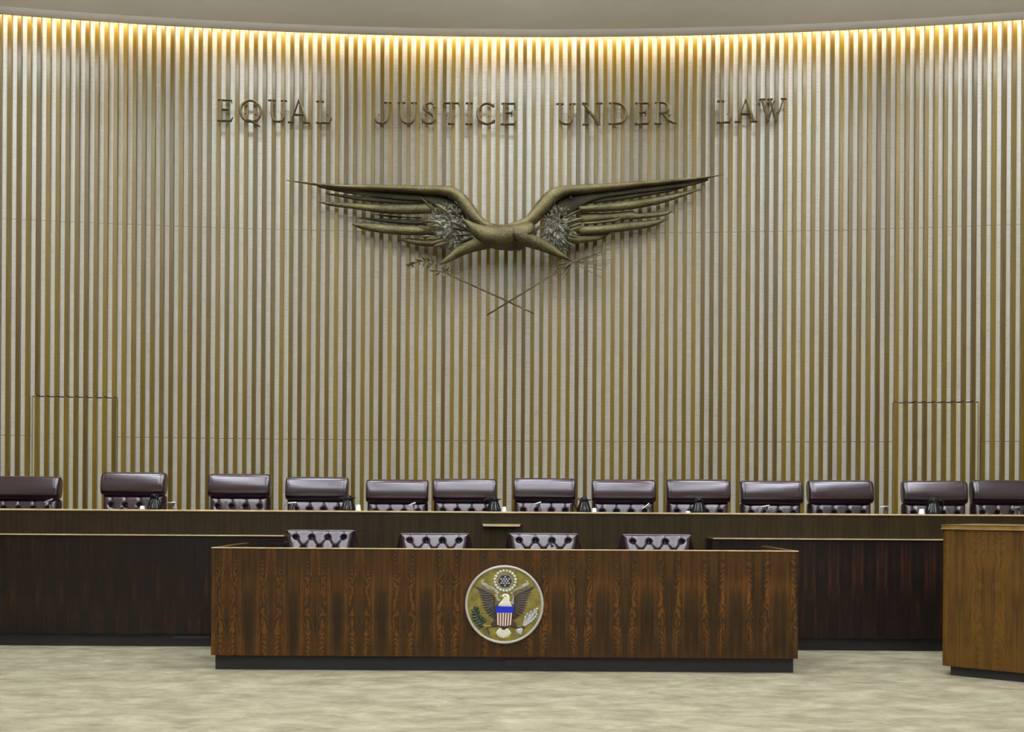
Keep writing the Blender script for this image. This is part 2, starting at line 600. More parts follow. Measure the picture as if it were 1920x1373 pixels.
# closing lid over the cove slot and the rest of the room (outside the frame)
lid = obj('ceiling_cove', arc_sheet(-7.7, 7.7, 8.05, 8.15, -0.1, 0.6), 'trim')
tag(lid, 'top of the light cove above the slatted wall', 'ceiling', kind='structure')
up = obj('ceiling_cove_upstand', arc_sheet(-7.7, 7.7, Z_CEIL + 0.1, 8.05, 0.28, 0.34), 'trim')
tag(up, 'upstand of the light cove above the slatted wall', 'ceiling', kind='structure')
for nm, a in (('wall_left', (-8.2, -8.05, -9, 14.2)), ('wall_right', (8.05, 8.2, -9, 14.2)), ('wall_front', (-8.2, 8.2, -9.15, -9))):
    o = obj(nm, BX(*a, 0.0, Z_CEIL), 'plaster')
    tag(o, 'tan plaster side wall of the courtroom', 'wall', kind='structure')

for nm, a in (('wall_back_left', (-8.2, -7.6, 13.52, 13.8)), ('wall_back_right', (7.6, 8.2, 13.52, 13.8))):
    o = obj(nm, BX(*a, 0.0, Z_CEIL), 'plaster')
    tag(o, 'narrow plaster return at the end of the slatted wall', 'wall', kind='structure')

# ================================================================== JUDGES BENCH
BY = 11.9            # face of the upper panel
WY = 11.55           # face of the lower wings
bench = empty('judges_bench', (0, BY, 0))
tag(bench, 'long dark rosewood judges bench across the room in front of the slatted wall', 'bench')
BB = (0, BY, 0)
TOPZ = 1.422
LEDGE = 1.165
XL, XR = -2.28, 2.16
obj('front_panel', BX(-7.3, 7.3, BY, BY + 0.04, 0.0, TOPZ - 0.022), 'bench_up', bench, base=BB)
obj('bench_top', BX(-7.3, 7.3, BY - 0.004, BY + 0.68, TOPZ - 0.022, TOPZ, bev=0.003), 'top', bench, base=BB)
obj('top_edge', BX(-7.3, 7.3, BY - 0.016, BY - 0.004, TOPZ - 0.016, TOPZ, bev=0.003), 'edge', bench, base=BB)
obj('back_panel', BX(-7.3, 7.3, BY + 0.26, BY + 0.29, 0.0, TOPZ - 0.022), 'bench_up', bench, base=BB)
for x0, x1 in ((-7.3, XL), (XR, 7.3)):
    obj('wing_panel', BX(x0, x1, WY, BY, 0.135, LEDGE - 0.012), 'bench_lo', bench, base=BB)
    lg = obj('ledge', BX(x0, x1, WY - 0.015, BY, LEDGE - 0.012, LEDGE, bev=0.003), 'top', bench, base=BB)
    obj('ledge_edge', BX(x0, x1, WY - 0.021, WY - 0.015, LEDGE - 0.011, LEDGE, bev=0.002), 'edge', lg, base=BB)
    obj('plinth', BX(x0, x1, WY + 0.06, BY, 0.0, 0.135), 'plinth', bench, base=BB)
# small wooden shelf on the middle panel
p0, p1 = PY(903, 985, BY - 0.09), PY(978, 985, BY - 0.09)
bm = bmesh.new()
xm = 0.5 * (p0.x + p1.x)
zz = p0.z
pr = [(p0.x, BY), (p0.x + 0.012, BY - 0.09), (p1.x - 0.012, BY - 0.09), (p1.x, BY)]
va = [bm.verts.new((x, y, zz + 0.012)) for x, y in pr]
vb = [bm.verts.new((x + (0.01 if x < xm else -0.01), y, zz - 0.012)) for x, y in pr]
bm.faces.new(va)
bm.faces.new(list(reversed(vb)))
for i in range(4):
    j = (i + 1) % 4
    bm.faces.new((va[i], vb[i], vb[j], va[j]))
o = obj('small_shelf', bm, 'edge', bench, base=BB)
o['label'] = 'small wooden shelf on the front of the bench'
# vent strip and joints in the left plinth
q0, q1 = PY(324, 1190, WY + 0.06), PY(394, 1190, WY + 0.06)
obj('plinth_vent', BX(q0.x, q1.x, WY + 0.045, WY + 0.06, 0.085, 0.115), 'plinth_pale', bench, base=BB)

# ================================================================== CLERKS' DESK
DY = 9.97
desk = empty('clerk_desk', (0, DY, 0))
tag(desk, 'low rosewood desk with bookmatched veneer front and round seal in the middle', 'desk')
DB = (0, DY, 0)
dl, dr = PY(396, 1130, DY).x, PY(1496.5, 1130, DY).x
DZ, DZ0 = 1.1, 0.135
DEND = 11.2
obj('front_panel', BX(dl, dr, DY, DY + 0.05, DZ0, DZ - 0.008), 'desk', desk, base=DB)
obj('top_rim', BX(dl - 0.002, dr + 0.002, DY - 0.004, DY + 0.054, DZ - 0.008, DZ, bev=0.002), 'edge', desk, base=DB)
for s, x in ((1, dl), (-1, dr)):
    xs = sorted((x, x + s * 0.05))
    obj('side_panel', BX(xs[0], xs[1], DY + 0.05, DEND, DZ0, DZ - 0.008), 'desk', desk, base=DB)
    obj('side_rim', BX(xs[0] - 0.002, xs[1] + 0.002, DY + 0.054, DEND, DZ - 0.008, DZ, bev=0.002), 'top', desk, base=DB)
obj('worktop', BX(dl + 0.05, dr - 0.05, DY + 0.05, DY + 0.62, 0.74, 0.77), 'top', desk, base=DB)
obj('plinth', BX(dl + 0.025, dr - 0.025, DY + 0.06, DY + 0.1, 0.0, DZ0), 'plinth', desk, base=DB)
for x0, x1 in ((dl + 0.025, dl + 0.05), (dr - 0.05, dr - 0.025)):
    obj('plinth', BX(x0, x1, DY + 0.1, DEND - 0.05, 0.0, DZ0), 'plinth', desk, base=DB)
c0, c1 = PY(948, 1250, DY + 0.06), PY(988, 1250, DY + 0.06)
obj('vent_plate', BX(c0.x, c0.x + 0.04, DY + 0.052, DY + 0.06, 0.035, 0.10, bev=0.002), 'plinth', desk, base=DB)
obj('vent_plate', BX(c1.x - 0.14, c1.x, DY + 0.052, DY + 0.06, 0.035, 0.10, bev=0.002), 'plinth', desk, base=DB)

# ================================================================== WITNESS BOX (right)
ang = math.radians(-40.0)
C0 = PY(1764, 1243, 9.96)
C0.z = 0
wb = empty('witness_box', C0, ang)
tag(wb, 'walnut veneered box with rounded corner and thick top edge at the right', 'box')


def rounded_rect_prism(x0, x1, y0, y1, z0, z1, r, bev=0.0):
    pts_ = []
    for cx_, cy_, a0 in ((x0 + r, y0 + r, PI), (x1 - r, y0 + r, 1.5 * PI), (x1 - r, y1 - r, 0), (x0 + r, y1 - r, 0.5 * PI)):
        for k in range(7):
            a_ = a0 + 0.5 * PI * k / 6
            pts_.append((cx_ + r * math.cos(a_), cy_ + r * math.sin(a_)))
    bm_ = bmesh.new()
    lv = [(z0, 0), (z1, 0)] if not bev else [(z0, -bev), (z0 + bev, 0), (z1 - bev, 0), (z1, -bev)]
    mx, my = 0.5 * (x0 + x1), 0.5 * (y0 + y1)
    rr = []
    for z_, d_ in lv:
        rr.append([(x + math.copysign(-d_ if False else d_, x - mx) * 1.0, y + math.copysign(d_, y - my), z_) for x, y in pts_])
    return loft(bm_, rr)


obj('body', rounded_rect_prism(0.0, 1.9, 0.0, 1.0, 0.085, 1.30, 0.05), 'walnut', wb, smooth=True, auto=40)
obj('top_edge', rounded_rect_prism(-0.012, 1.912, -0.012, 1.012, 1.303, 1.342, 0.055, 0.008), 'walnut_edge', wb, smooth=True, auto=40)
obj('plinth', BX(0.07, 1.84, 0.05, 0.95, 0.0, 0.085), 'plinth', wb)


# ================================================================== CHAIRS
def tufted_pad(wtop, wmid, height, rows, sp, first, rs, lean, thick=0.06, nx=124, nz=110):
    """front pad with buttons: returns bmesh and button positions, in (x, y forward = -, z down from top = 0)"""
    btn = []
    for r in range(rows):
        zc = first + r * rs
        xs = [(-1.5 + i) * sp for i in range(4)] if r % 2 == 0 else [(-1 + i) * sp for i in range(3)]
        for x in xs:
            btn.append((x, zc, r))
    segs_ = []
    for x, zc, r in btn:
        if r == 0:
            segs_.append((x, 0.0, x, zc))
        for x2, z2, r2 in btn:
            if r2 == r + 1 and abs(x2 - x) < sp * 0.6:
                segs_.append((x, zc, x2, z2))

    def h(x, z, hw):
        e = min(hw - abs(x), z, height - z)
        v = thick * (1 - math.exp(-max(e, 0) / 0.016))
        for bx_, bz_, _ in btn:
            d2 = (x - bx_) ** 2 + (z - bz_) ** 2
            if d2 < 0.03:
                v -= 0.036 * math.exp(-d2 / (2 * 0.0145 ** 2)) * (1 if e > 0.004 else 0)
                d = math.sqrt(d2)
                v += 0.0022 * math.cos(d / 0.0105) * math.exp(-d / 0.03)
        for ax, az, bx2, bz2 in segs_:
            dx, dz = bx2 - ax, bz2 - az
            L2 = dx * dx + dz * dz
            t = max(0, min(1, ((x - ax) * dx + (z - az) * dz) / L2))
            d2 = (x - ax - t * dx) ** 2 + (z - az - t * dz) ** 2
            if d2 < 0.003:
                v -= 0.012 * math.exp(-d2 / (2 * 0.0036 ** 2)) + 0.004 * math.exp(-d2 / (2 * 0.014 ** 2))
        return max(v, 0.001)
    bm = bmesh.new()
    ca, sa = math.cos(lean), math.sin(lean)

    def hwz(z):
        return wtop + (wmid - wtop) * min(1, z / 0.2)

    def tr_(x, f, z):
        # f forward of the pad plane, z down along it
        return (x, -f * ca - z * sa, -z * ca + f * sa)
    g = []
    for j in range(nz + 1):
        z = height * (j / nz) ** 1.25
        hw = hwz(z)
        g.append([bm.verts.new(tr_(x, h(x, z, hw), z)) for x in [hw * (-1 + 2 * i / nx) for i in range(nx + 1)]])
    for j in range(nz):
        for i in range(nx):
            bm.faces.new((g[j][i], g[j][i + 1], g[j + 1][i + 1], g[j + 1][i]))
    bp = [tr_(x, max(h(x, z, hwz(z)), 0) + 0.002, z) for x, z, r in btn if r < 2]
    return bm, bp


def back_shell(wt, wb_, height, lean, depth=0.10, topz=0.0):
    ca, sa = math.cos(lean), math.sin(lean)
    rings = []
    prof = [(0.0, 0.97, 0.8), (0.012, 1.0, 0.97), (0.05, 1.0, 1.0), (0.2, None, 1.0), (height - 0.02, None, 1.0), (height, None, 0.9)]
    for z, s_, dsc in prof:
        w_ = wt * (s_ or 1) + (wb_ - wt) * min(1, z / 0.22)
        d = depth * dsc
        c = 0.02
        ring = []
        wf = wt * (s_ or 1) - (0.03 if wb_ - wt > 0.02 else 0.0) * min(1, z / 0.2)   # front edge follows the pad, flanks splay out behind it
        for x, y in ((-wf + c, 0), (wf - c, 0), (wf - c * 0.3, c * 0.3), (wf, c), (w_, d - c), (w_ - c * 0.3, d - c * 0.3), (w_ - c, d), (-w_ + c, d),
                     (-w_ + c * 0.3, d - c * 0.3), (-w_, d - c), (-wf, c), (-wf + c * 0.3, c * 0.3)):
            ring.append((x, y * ca - z * sa, -z * ca - y * sa + topz))
        rings.append(ring)
    return loft(bmesh.new(), rings)


def put(bm, off):
    bmesh.ops.translate(bm, verts=bm.verts, vec=Vector(off))
    return bm


bm = bmesh.new()
bmesh.ops.create_uvsphere(bm, u_segments=10, v_segments=6, radius=0.0085)
bmesh.ops.scale(bm, verts=bm.verts, vec=(1, 0.55, 1))
btn_me = bpy.data.meshes.new('button')
bm.to_mesh(btn_me)
bm.free()
btn_me.materials.append(M['button'])
for p in btn_me.polygons:
    p.use_smooth = True


def chair_base(root, seat_z):
    for k in range(5):
        a = 2 * PI * k / 5 + 0.3
        bm = tube(bmesh.new(), [(0.03 * math.cos(a), 0.03 * math.sin(a), 0.13), (0.31 * math.cos(a), 0.31 * math.sin(a), 0.075)], [0.025, 0.018])
        lg = obj('base_leg', bm, 'chrome', root, smooth=True)
        bm = bmesh.new()
        bmesh.ops.create_uvsphere(bm, u_segments=10, v_segments=6, radius=0.035)
        obj('caster', put(bm, (0.31 * math.cos(a), 0.31 * math.sin(a), 0.035)), 'black', lg, smooth=True)
    obj('column', lathe(bmesh.new(), [(0.035, 0.1), (0.035, 0.3), (0.025, 0.3), (0.025, seat_z - 0.06)], 16), 'chrome', root, smooth=True, auto=40)
    obj('seat', put(BX(-0.30, 0.30, -0.34, 0.2, 0, 0.13, bev=0.045), (0, 0, seat_z - 0.1)), 'leather', root, smooth=True)
    for s in (-1, 1):
        bm = BX(s * 0.305 - 0.03, s * 0.305 + 0.03, -0.28, 0.2, seat_z - 0.06, seat_z + 0.17, bev=0.03)
        obj('armrest', bm, 'leather', root, smooth=True)


def make_chair(name, judge):
    root = empty(name)
    lean = math.radians(9 if judge else 15)
    topz = 1.205 if judge else 1.247
    y0 = 0.24
    sp = 0.158
    wt = 0.34
    height = 0.66
    bm, bp = tufted_pad(wt, wt - 0.03 if not judge else wt - 0.01, height, 6, sp, 0.128 if judge else 0.085, 0.115, lean)
    pad = obj('tufted_pad', put(bm, (0, y0, topz)), 'leather', root, smooth=True)
    for p in bp:
        o = bpy.data.objects.new('button', btn_me)
        o.location = (p[0], p[1] + y0, p[2] + topz)
        COL.objects.link(o)
        o.parent = pad
    obj('back_shell', put(back_shell(wt + 0.002, wt + (0.012 if judge else 0.045), height, lean), (0, y0 + 0.001, topz + 0.004)), 'leather', root, smooth=True, auto=50)
    if judge:
        # padded roll on top of the back, slightly overhanging it
        H2, DP = 0.137, 0.1
        prof = []
        for k in range(28):
            a_ = 2 * PI * k / 28
            ca_, sa_ = math.cos(a_), math.sin(a_)
            e = 0.78
            prof.append((math.copysign(abs(ca_) ** e, ca_) * DP, math.copysign(abs(sa_) ** 0.8, sa_) * H2))
        rings = []
        for x, s_ in ((-0.352, 0.58), (-0.351, 0.76), (-0.343, 0.91), (-0.322, 0.98), (-0.312, 0.975), (-0.306, 0.985), (-0.285, 1.0), (-0.1, 1.01), (0.1, 1.01),
                      (0.285, 1.0), (0.306, 0.985), (0.312, 0.975), (0.322, 0.98), (0.343, 0.91), (0.351, 0.76), (0.352, 0.58)):
            rings.append([(x, y_ * s_ - z_ * -0.12, z_ * (s_ if s_ > 0.95 else 0.42 + 0.58 * s_)) for y_, z_ in prof])
        hr = obj('headrest', put(loft(bmesh.new(), rings), (0, y0 - 0.005, topz + H2 - 0.008)), 'leather', root, smooth=True)
        for s in (-1, 1):
            loop = [(s * 0.313, y_ * 1.0 + 0.12 * z_, z_ * 1.0) for y_, z_ in prof]
            loop.append(loop[0])
            obj('piping', put(tube(bmesh.new(), loop, 0.0032, 6), (0, y0 - 0.005, topz + H2 - 0.008)), 'leather', hr, smooth=True)
    chair_base(root, 0.52)
    return root


ORD = ['leftmost', 'second from the left', 'third from the left', 'fourth from the left', 'fifth from the left', 'sixth from the left',
       'middle', 'sixth from the right', 'fifth from the right', 'fourth from the right', 'third from the right', 'second from the right', 'rightmost']
CH = [(-12, 110, 893, 2.0, 0.6), (191, 306, 889, 1.0, 0.4), (391, 504, 892, 0.5, 0), (536.5, 650, 898, 0, 0), (688, 800.5, 902.5, 0, 0),
      (815, 928.5, 901, 1.0, 0.3), (965, 1076, 900, -1.0, 0), (1112.5, 1228, 902.5, 0, 0), (1253, 1369, 902.5, 1, 0.5), (1392, 1505, 905, 0, 0),
      (1520, 1637, 904, 0, 0.2), (1695, 1809, 905, -6, 0.3), (1826, 1937, 904, -5, 0)]
jc = make_chair('judge_chair', True)
CY = 12.74
EXTRA = ['cut off by the frame', 'with a black carafe before it', 'left of the tall gap', 'with a carafe at its right edge', 'set a little lower',
         'with a carafe at its right edge', 'between two pairs of carafes', 'with a white cup at its left edge', 'with a carafe before its middle',
         'close to its right neighbour', 'with nothing standing before it', 'with a carafe and cup before it', 'cut off by the frame']
for i, (u0, u1, vt, yaw, tilt) in enumerate(CH):
    c = jc if i == 0 else copy_tree(jc)
    uc = 0.5 * (u0 + u1)
    yb = CY + 0.16
    p = PY(uc, vt, yb)
    c.location = (p.x, CY, 0.3)
    if i == 0:
        c.location.z = 0.3
    # each chair looks at the middle of the room a little
    c.rotation_euler = (0, 0, math.radians(yaw))
    dz = p.z - 0.3 - 1.471
    w_px = (u1 - u0)
    psi = math.radians(yaw) + math.atan2(p.x, yb)
    sx = (w_px / F * yb - 0.16 * abs(math.sin(psi))) / math.cos(psi) / 0.704
    for ch in c.children:
        if ch.name.split('.')[0] in ('tufted_pad', 'back_shell', 'headrest'):
            ch.location.z += dz
            ch.scale.x *= sx
    tag(c, 'burgundy leather high-back chair behind the long bench, %s of thirteen' % ORD[i], 'chair', 'high-back chairs behind the judges bench')

fc = make_chair('clerk_chair', False)
FC = [(536.5, 666, 992, 'leftmost of four'), (750, 881, 994.5, 'second from the left of four'), (954, 1085, 994.5, 'third from the left of four'), (1166, 1297, 996.5, 'rightmost of four')]
for i, (u0, u1, vt, lab) in enumerate(FC):
    c = fc if i == 0 else copy_tree(fc)
    p = PY(0.5 * (u0 + u1), vt, 11.2)
    c.location = (p.x, 10.98, 0)
    c.rotation_euler = (0, 0, math.radians((0.8, 1.0, 0.3, 0.0)[i]))
    dz = p.z - 1.262
    sx = (u1 - u0) / F * 11.2 / 0.684
    for ch in c.children:
        if ch.name.split('.')[0] in ('tufted_pad', 'back_shell'):
            ch.location.z += dz
            ch.scale.x *= sx
    tag(c, 'button-tufted burgundy leather chair behind the low front desk, %s' % lab, 'chair', 'tufted chairs behind the front desk')


# ================================================================== CARAFES, CUPS, MICROPHONES
def make_carafe():
    root = empty('carafe')
    prof = [(0.0, 0.0), (0.074, 0.0), (0.077, 0.006), (0.075, 0.02), (0.067, 0.05), (0.058, 0.08), (0.050, 0.105), (0.046, 0.12), (0.046, 0.137), (0.049, 0.149), (0.0, 0.15)]
    prof = smooth_pts(prof[1:-1], 2)
    obj('body', lathe(bmesh.new(), prof, 72, flute=14, amp=0.06), 'black_gloss', root, smooth=True)
    obj('lid', lathe(bmesh.new(), [(0.044, 0.148), (0.045, 0.155), (0.036, 0.160), (0.034, 0.172), (0.024, 0.180), (0.004, 0.182)], 24), 'black_gloss', root, smooth=True, auto=40)
    bm = loft(bmesh.new(), [[(0.03, -0.022, 0.125), (0.03, 0.022, 0.125), (0.03, 0.026, 0.15), (0.03, -0.026, 0.15)],
                            [(0.06, -0.012, 0.138), (0.06, 0.012, 0.138), (0.06, 0.014, 0.152), (0.06, -0.014, 0.152)],
                            [(0.084, -0.003, 0.150), (0.084, 0.003, 0.150), (0.084, 0.004, 0.155), (0.084, -0.004, 0.155)]])
    obj('spout', bm, 'black_gloss', root)
    pts = smooth_pts([(-0.042, 0, 0.142), (-0.07, 0, 0.152), (-0.098, 0, 0.142), (-0.108, 0, 0.115), (-0.098, 0, 0.07), (-0.08, 0, 0.03), (-0.062, 0, 0.012)], 4)
    obj('handle', tube(bmesh.new(), pts, 0.006, 8), 'black_gloss', root, smooth=True)
    obj('thumb_lever', put(BX(-0.02, 0.02, -0.008, 0.008, 0, 0.01, bev=0.003), (-0.048, 0, 0.158)), 'black_gloss', root)
    return root


YT = 12.14
car = make_carafe()
CARS = [(289.5, 926, -95, 'black carafe before the second chair from the left, white cup on its left'),
        (653, 929, 0, 'black carafe with handle left, at the right edge of the fourth chair from the left'),
        (926, 931, 12, 'black carafe at the right edge of the sixth chair from the left'),
        (1095, 932, 0, 'black carafe standing in the gap right of the middle chair'),
        (1310, 933, -90, 'black carafe with spout forward before the fifth chair from the right'),
        (1750, 933, 172, 'black carafe with its handle right before the second chair from the right')]
for i, (u, vt, rz, lab) in enumerate(CARS):
    c = car if i == 0 else copy_tree(car)
    p = PY(u, 955, YT)
    c.location = (p.x, YT, TOPZ)
    pt = PY(u, vt, YT)
    s = (pt.z - TOPZ) / 0.182
    c.scale = (1, 1, s)
    c.rotation_euler = (0, 0, math.radians(rz))
    tag(c, lab, 'carafe', 'black carafes on the bench')

CUPS = [(267, 10, 6.5, 'white cup on the bench before the second chair from the left'),
        (671.5, 10.5, 11, 'white upturned cup right of the carafe near the fourth chair from the left'),
        (945, 9.5, 9, 'white cup in the gap left of the middle chair'),
        (1114, 9.5, 7.5, 'white cup right of the carafe that stands beside the middle chair'),
        (1290, 9, 3.0, 'low white cup left of the carafe before the fifth chair from the right'),
        (1728.5, 11.5, 9.5, 'white cup left of the carafe before the second chair from the right')]
for u, wp, hp, lab in CUPS:
    p = PY(u, 955, YT)
    k = YT / F
    r, h = wp * k / 2, hp * k
    bm = lathe(bmesh.new(), [(r, 0), (r * 1.02, 0.003), (r * 0.98, 0.006), (r * 0.8, h - 0.003), (r * 0.74, h), (r * 0.6, h - 0.001), (0.001, h - 0.002)], 20)
    o = obj('cup', bm, 'cup', smooth=True, auto=40)
    o.location = (p.x, YT, TOPZ)
    tag(o, lab, 'cup', 'white cups on the bench')


def make_mic(name, L, tilt, hh, dark=False):
    """table microphone: post with clip, tilted head, cable drooping from the left end"""
    root = empty(name)
    obj('base', lathe(bmesh.new(), [(0.022, 0), (0.022, 0.004), (0.008, 0.008)], 16), 'black', root, smooth=True, auto=40)
    obj('stand', lathe(bmesh.new(), [(0.0065, 0.006), (0.0065, hh * 0.55)], 12), 'steel', root, smooth=True, auto=40)
    ca, sa = math.cos(tilt), math.sin(tilt)
    cx_, cz_ = (-0.02 if not dark else -0.01), hh
    d = Vector((ca, 0, sa))
    c = Vector((cx_, 0, cz_))
    obj('clip', put(BX(-0.009, 0.009, -0.009, 0.009, hh * 0.5, hh - 0.002, bev=0.003), (0, 0, 0)), 'black', root)
    a_, b_ = c - d * L / 2, c + d * L / 2
    obj('microphone_body', tube(bmesh.new(), [a_, a_ + d * L * 0.15, c, b_ - d * 0.01, b_], [0.004, 0.006, 0.008, 0.0095, 0.006], 12), 'black' if dark else 'steel', root, smooth=True, auto=50)
    if not dark:
        cab = smooth_pts([tuple(a_), tuple(a_ + Vector((-0.022, 0, -0.008 - sa * 0.01))), (a_.x - 0.036, 0, hh * 0.45), (a_.x - 0.038, 0, 0.002)], 4)
        obj('cable', tube(bmesh.new(), cab, 0.0024, 6), 'black', root, smooth=True)
    return root


MICS = [(94, 0.105, 20, 0.087, 'silver table microphone before the leftmost chair'),
        (325, 0.10, 2, 0.075, 'silver table microphone standing in the open between the second and third chairs from the left'),
        (551, 0.10, 3, 0.080, 'silver table microphone before the fourth chair from the left'),
        (776, 0.085, 22, 0.075, 'silver table microphone before the fifth chair from the left'),
        (1011, 0.085, 18, 0.092, 'silver table microphone before the middle chair'),
        (1215, 0.09, 38, 0.070, 'silver table microphone before the sixth chair from the right'),
        (1438, 0.10, 8, 0.075, 'silver table microphone before the fourth chair from the right'),
        (1661, 0.105, 3, 0.078, 'silver table microphone in the gap right of the third chair from the right'),
        (1911, 0.06, 2, 0.078, 'silver table microphone before the rightmost chair')]
for u, L, ti, hh, lab in MICS:
    m = make_mic('microphone', L, math.radians(ti), hh)
    p = PY(u, 955, YT)
    m.location = (p.x, YT, TOPZ)
    tag(m, lab, 'microphone', 'table microphones on the bench')
m = make_mic('microphone', 0.06, math.radians(-35), 0.06, dark=True)
p = PY(1034.5, 1034, DY + 0.4)
# stands on a small block on the worktop behind the rim
m.location = (p.x, DY + 0.4, 0.77)
hh = PY(1034, 1021, DY + 0.4).z - 0.77
for ch in m.children:
    nm = ch.name.split('.')[0]
    if nm in ('clip', 'microphone_body'):
        ch.location.z = hh - 0.06
    elif nm == 'stand':
        ch.scale.z = (hh - 0.02) / (0.06 * 0.55)
        ch.location.z = -0.006 * (ch.scale.z - 1)
tag(m, 'small black microphone on a pale post behind the front desk rim', 'microphone')

# ================================================================== WALL LETTERS
TH, TK, SF = 0.036, 0.066, 0.030


def ring_pts(cx_, cy_, rx, ry, a0, a1, n_):
    return [(cx_ + rx * math.cos(math.radians(a0 + (a1 - a0) * i / n_)), cy_ + ry * math.sin(math.radians(a0 + (a1 - a0) * i / n_))) for i in range(n_ + 1)]


def wid(pts_):
    """stroke widths: thick where the stroke runs upright"""
    out = []
    for i in range(len(pts_)):
        a_ = pts_[max(i - 1, 0)]
        b_ = pts_[min(i + 1, len(pts_) - 1)]
        d = math.hypot(b_[0] - a_[0], b_[1] - a_[1]) or 1
        out.append(TH + (TK - TH) * abs(b_[1] - a_[1]) / d)
    return out


def V_(x, w_=TK):
    return ([(x, 0.0), (x, 1.0)], [w_, w_])


def Hs(x0, x1, y, w_=TH):
    return ([(x0, y), (x1, y)], [w_, w_])


def Cv(p_, k=4):
    q = smooth_pts(p_, k)
    return (q, wid(q))


def Tk(x0, y0, x1, y1):
    return ([(x0, y0), (x1, y1)], [0.035, 0.012])


G = {
    'E': (0.66, [V_(.15), Hs(.02, .63, .97), Tk(.6, .97, .62, .83), Hs(.15, .48, .54), Tk(.47, .54, .5, .66), Tk(.47, .54, .5, .42), Hs(0, .6, .03), Tk(.58, .03, .67, .2)]),
    'Q': (1.0, [(ring_pts(.5, .5, .45, .47, 0, 360, 40), None), ([(.33, .14), (.5, .07), (.72, -.06), (.93, -.17)], [.012, .04, .05, .02])]),
    'U': (0.82, [Cv([(.17, 1.0), (.17, .6), (.18, .32), (.26, .11), (.44, .03), (.6, .07), (.7, .24), (.72, .5), (.72, 1.0)]), Hs(0, .33, .975), Hs(.58, .86, .975)]),
    'A': (0.98, [([(.49, 1.02), (.14, .03)], [.03, .035]), ([(.49, 1.02), (.85, .03)], [.055, .06]), Hs(.26, .73, .36), Hs(0, .28, .025), Hs(.68, 1.0, .025)]),
    'L': (0.68, [V_(.17), Hs(.0, .33, .975), Hs(.0, .6, .03), Tk(.57, .03, .68, .26)]),
    'J': (0.72, [Cv([(.58, 1.0), (.58, .55), (.56, .26), (.46, .08), (.3, .03), (.14, .08), (.03, .24)]), Hs(.43, .74, .975)]),
    'S': (0.62, [Cv([(.54, .78), (.5, .92), (.33, .97), (.15, .9), (.1, .74), (.2, .6), (.36, .5), (.5, .38), (.54, .22), (.43, .07), (.26, .03), (.1, .1), (.02, .24)]),
                 Tk(.52, .85, .58, .98), Tk(.06, .18, .0, .02)]),
    'T': (0.75, [V_(.38), Hs(.02, .74, .97), Tk(.05, .97, .0, .84), Tk(.71, .97, .76, .84), Hs(.24, .53, .025)]),
    'I': (0.3, [V_(.15), Hs(0, .3, .975), Hs(0, .3, .025)]),
    'C': (0.78, [(ring_pts(.46, .5, .42, .47, 42, 322, 30), None), Tk(.75, .85, .77, .97), Tk(.77, .2, .8, .05)]),
    'N': (0.88, [V_(.15, .035), ([(.06, 1.0), (.8, .0)], [.055, .055]), V_(.79, .035), Hs(0, .24, .975), Hs(.02, .3, .025), Hs(.64, .93, .975)]),
    'D': (0.85, [V_(.15), Cv([(.02, .97), (.34, .97), (.58, .9), (.76, .72), (.8, .48), (.74, .24), (.56, .07), (.34, .03), (.0, .03)])]),
    'R': (1.0, [V_(.15), Cv([(.02, .97), (.36, .97), (.54, .89), (.6, .74), (.53, .58), (.38, .5), (.15, .5)]),
                ([(.36, .5), (.6, .2), (.8, .06), (1.0, .03)], [.05, .055, .04, .015]), Hs(.0, .3, .025)]),
    'W': (1.17, [([(.12, 1.0), (.41, 0.0)], [.055, .045]), ([(.41, 0.0), (.66, .9)], [.03, .03]), ([(.46, 1.0), (.76, 0.0)], [.055, .045]),
                 ([(.76, 0.0), (1.07, 1.0)], [.03, .03]), Hs(0, .26, .975), Hs(.36, .6, .975), Hs(.95, 1.19, .975)]),
}


def letter_mesh(ch, sx, h):
    """each stroke a ridged bronze bar; local x right, z up, -y towards the room"""
    bm = bmesh.new()
    w_, strokes = G[ch]
    for pts_, ws in strokes:
        ws = ws or wid(pts_)
        rings = []
        for i, (x, y) in enumerate(pts_):
            a_ = pts_[max(i - 1, 0)]
            b_ = pts_[min(i + 1, len(pts_) - 1)]
            if len(pts_) > 20 and pts_[0] == pts_[-1] or (abs(pts_[0][0] - pts_[-1][0]) < 1e-6 and abs(pts_[0][1] - pts_[-1][1]) < 1e-6):
                a_ = pts_[i - 1] if i > 0 else pts_[-2]
                b_ = pts_[i + 1] if i < len(pts_) - 1 else pts_[1]
            d = Vector((b_[0] - a_[0], b_[1] - a_[1])).normalized()
            nn = Vector((-d.y, d.x)) * ws[i]
            P_ = lambda k, yy: ((x + nn.x * k) * sx, yy, (y + nn.y * k) * h)
            rings.append([P_(-1, 0.0), P_(-1, -0.026), P_(0, -0.040), P_(1, -0.026), P_(1, 0.0)])
        loft(bm, rings)
    # two fixing pins into the slats
    for fx in (0.25, 0.7):
        tube(bm, [(fx * w_ * sx, 0.0, 0.45 * h), (fx * w_ * sx, 0.05, 0.45 * h)], 0.006, 6)
    return bm


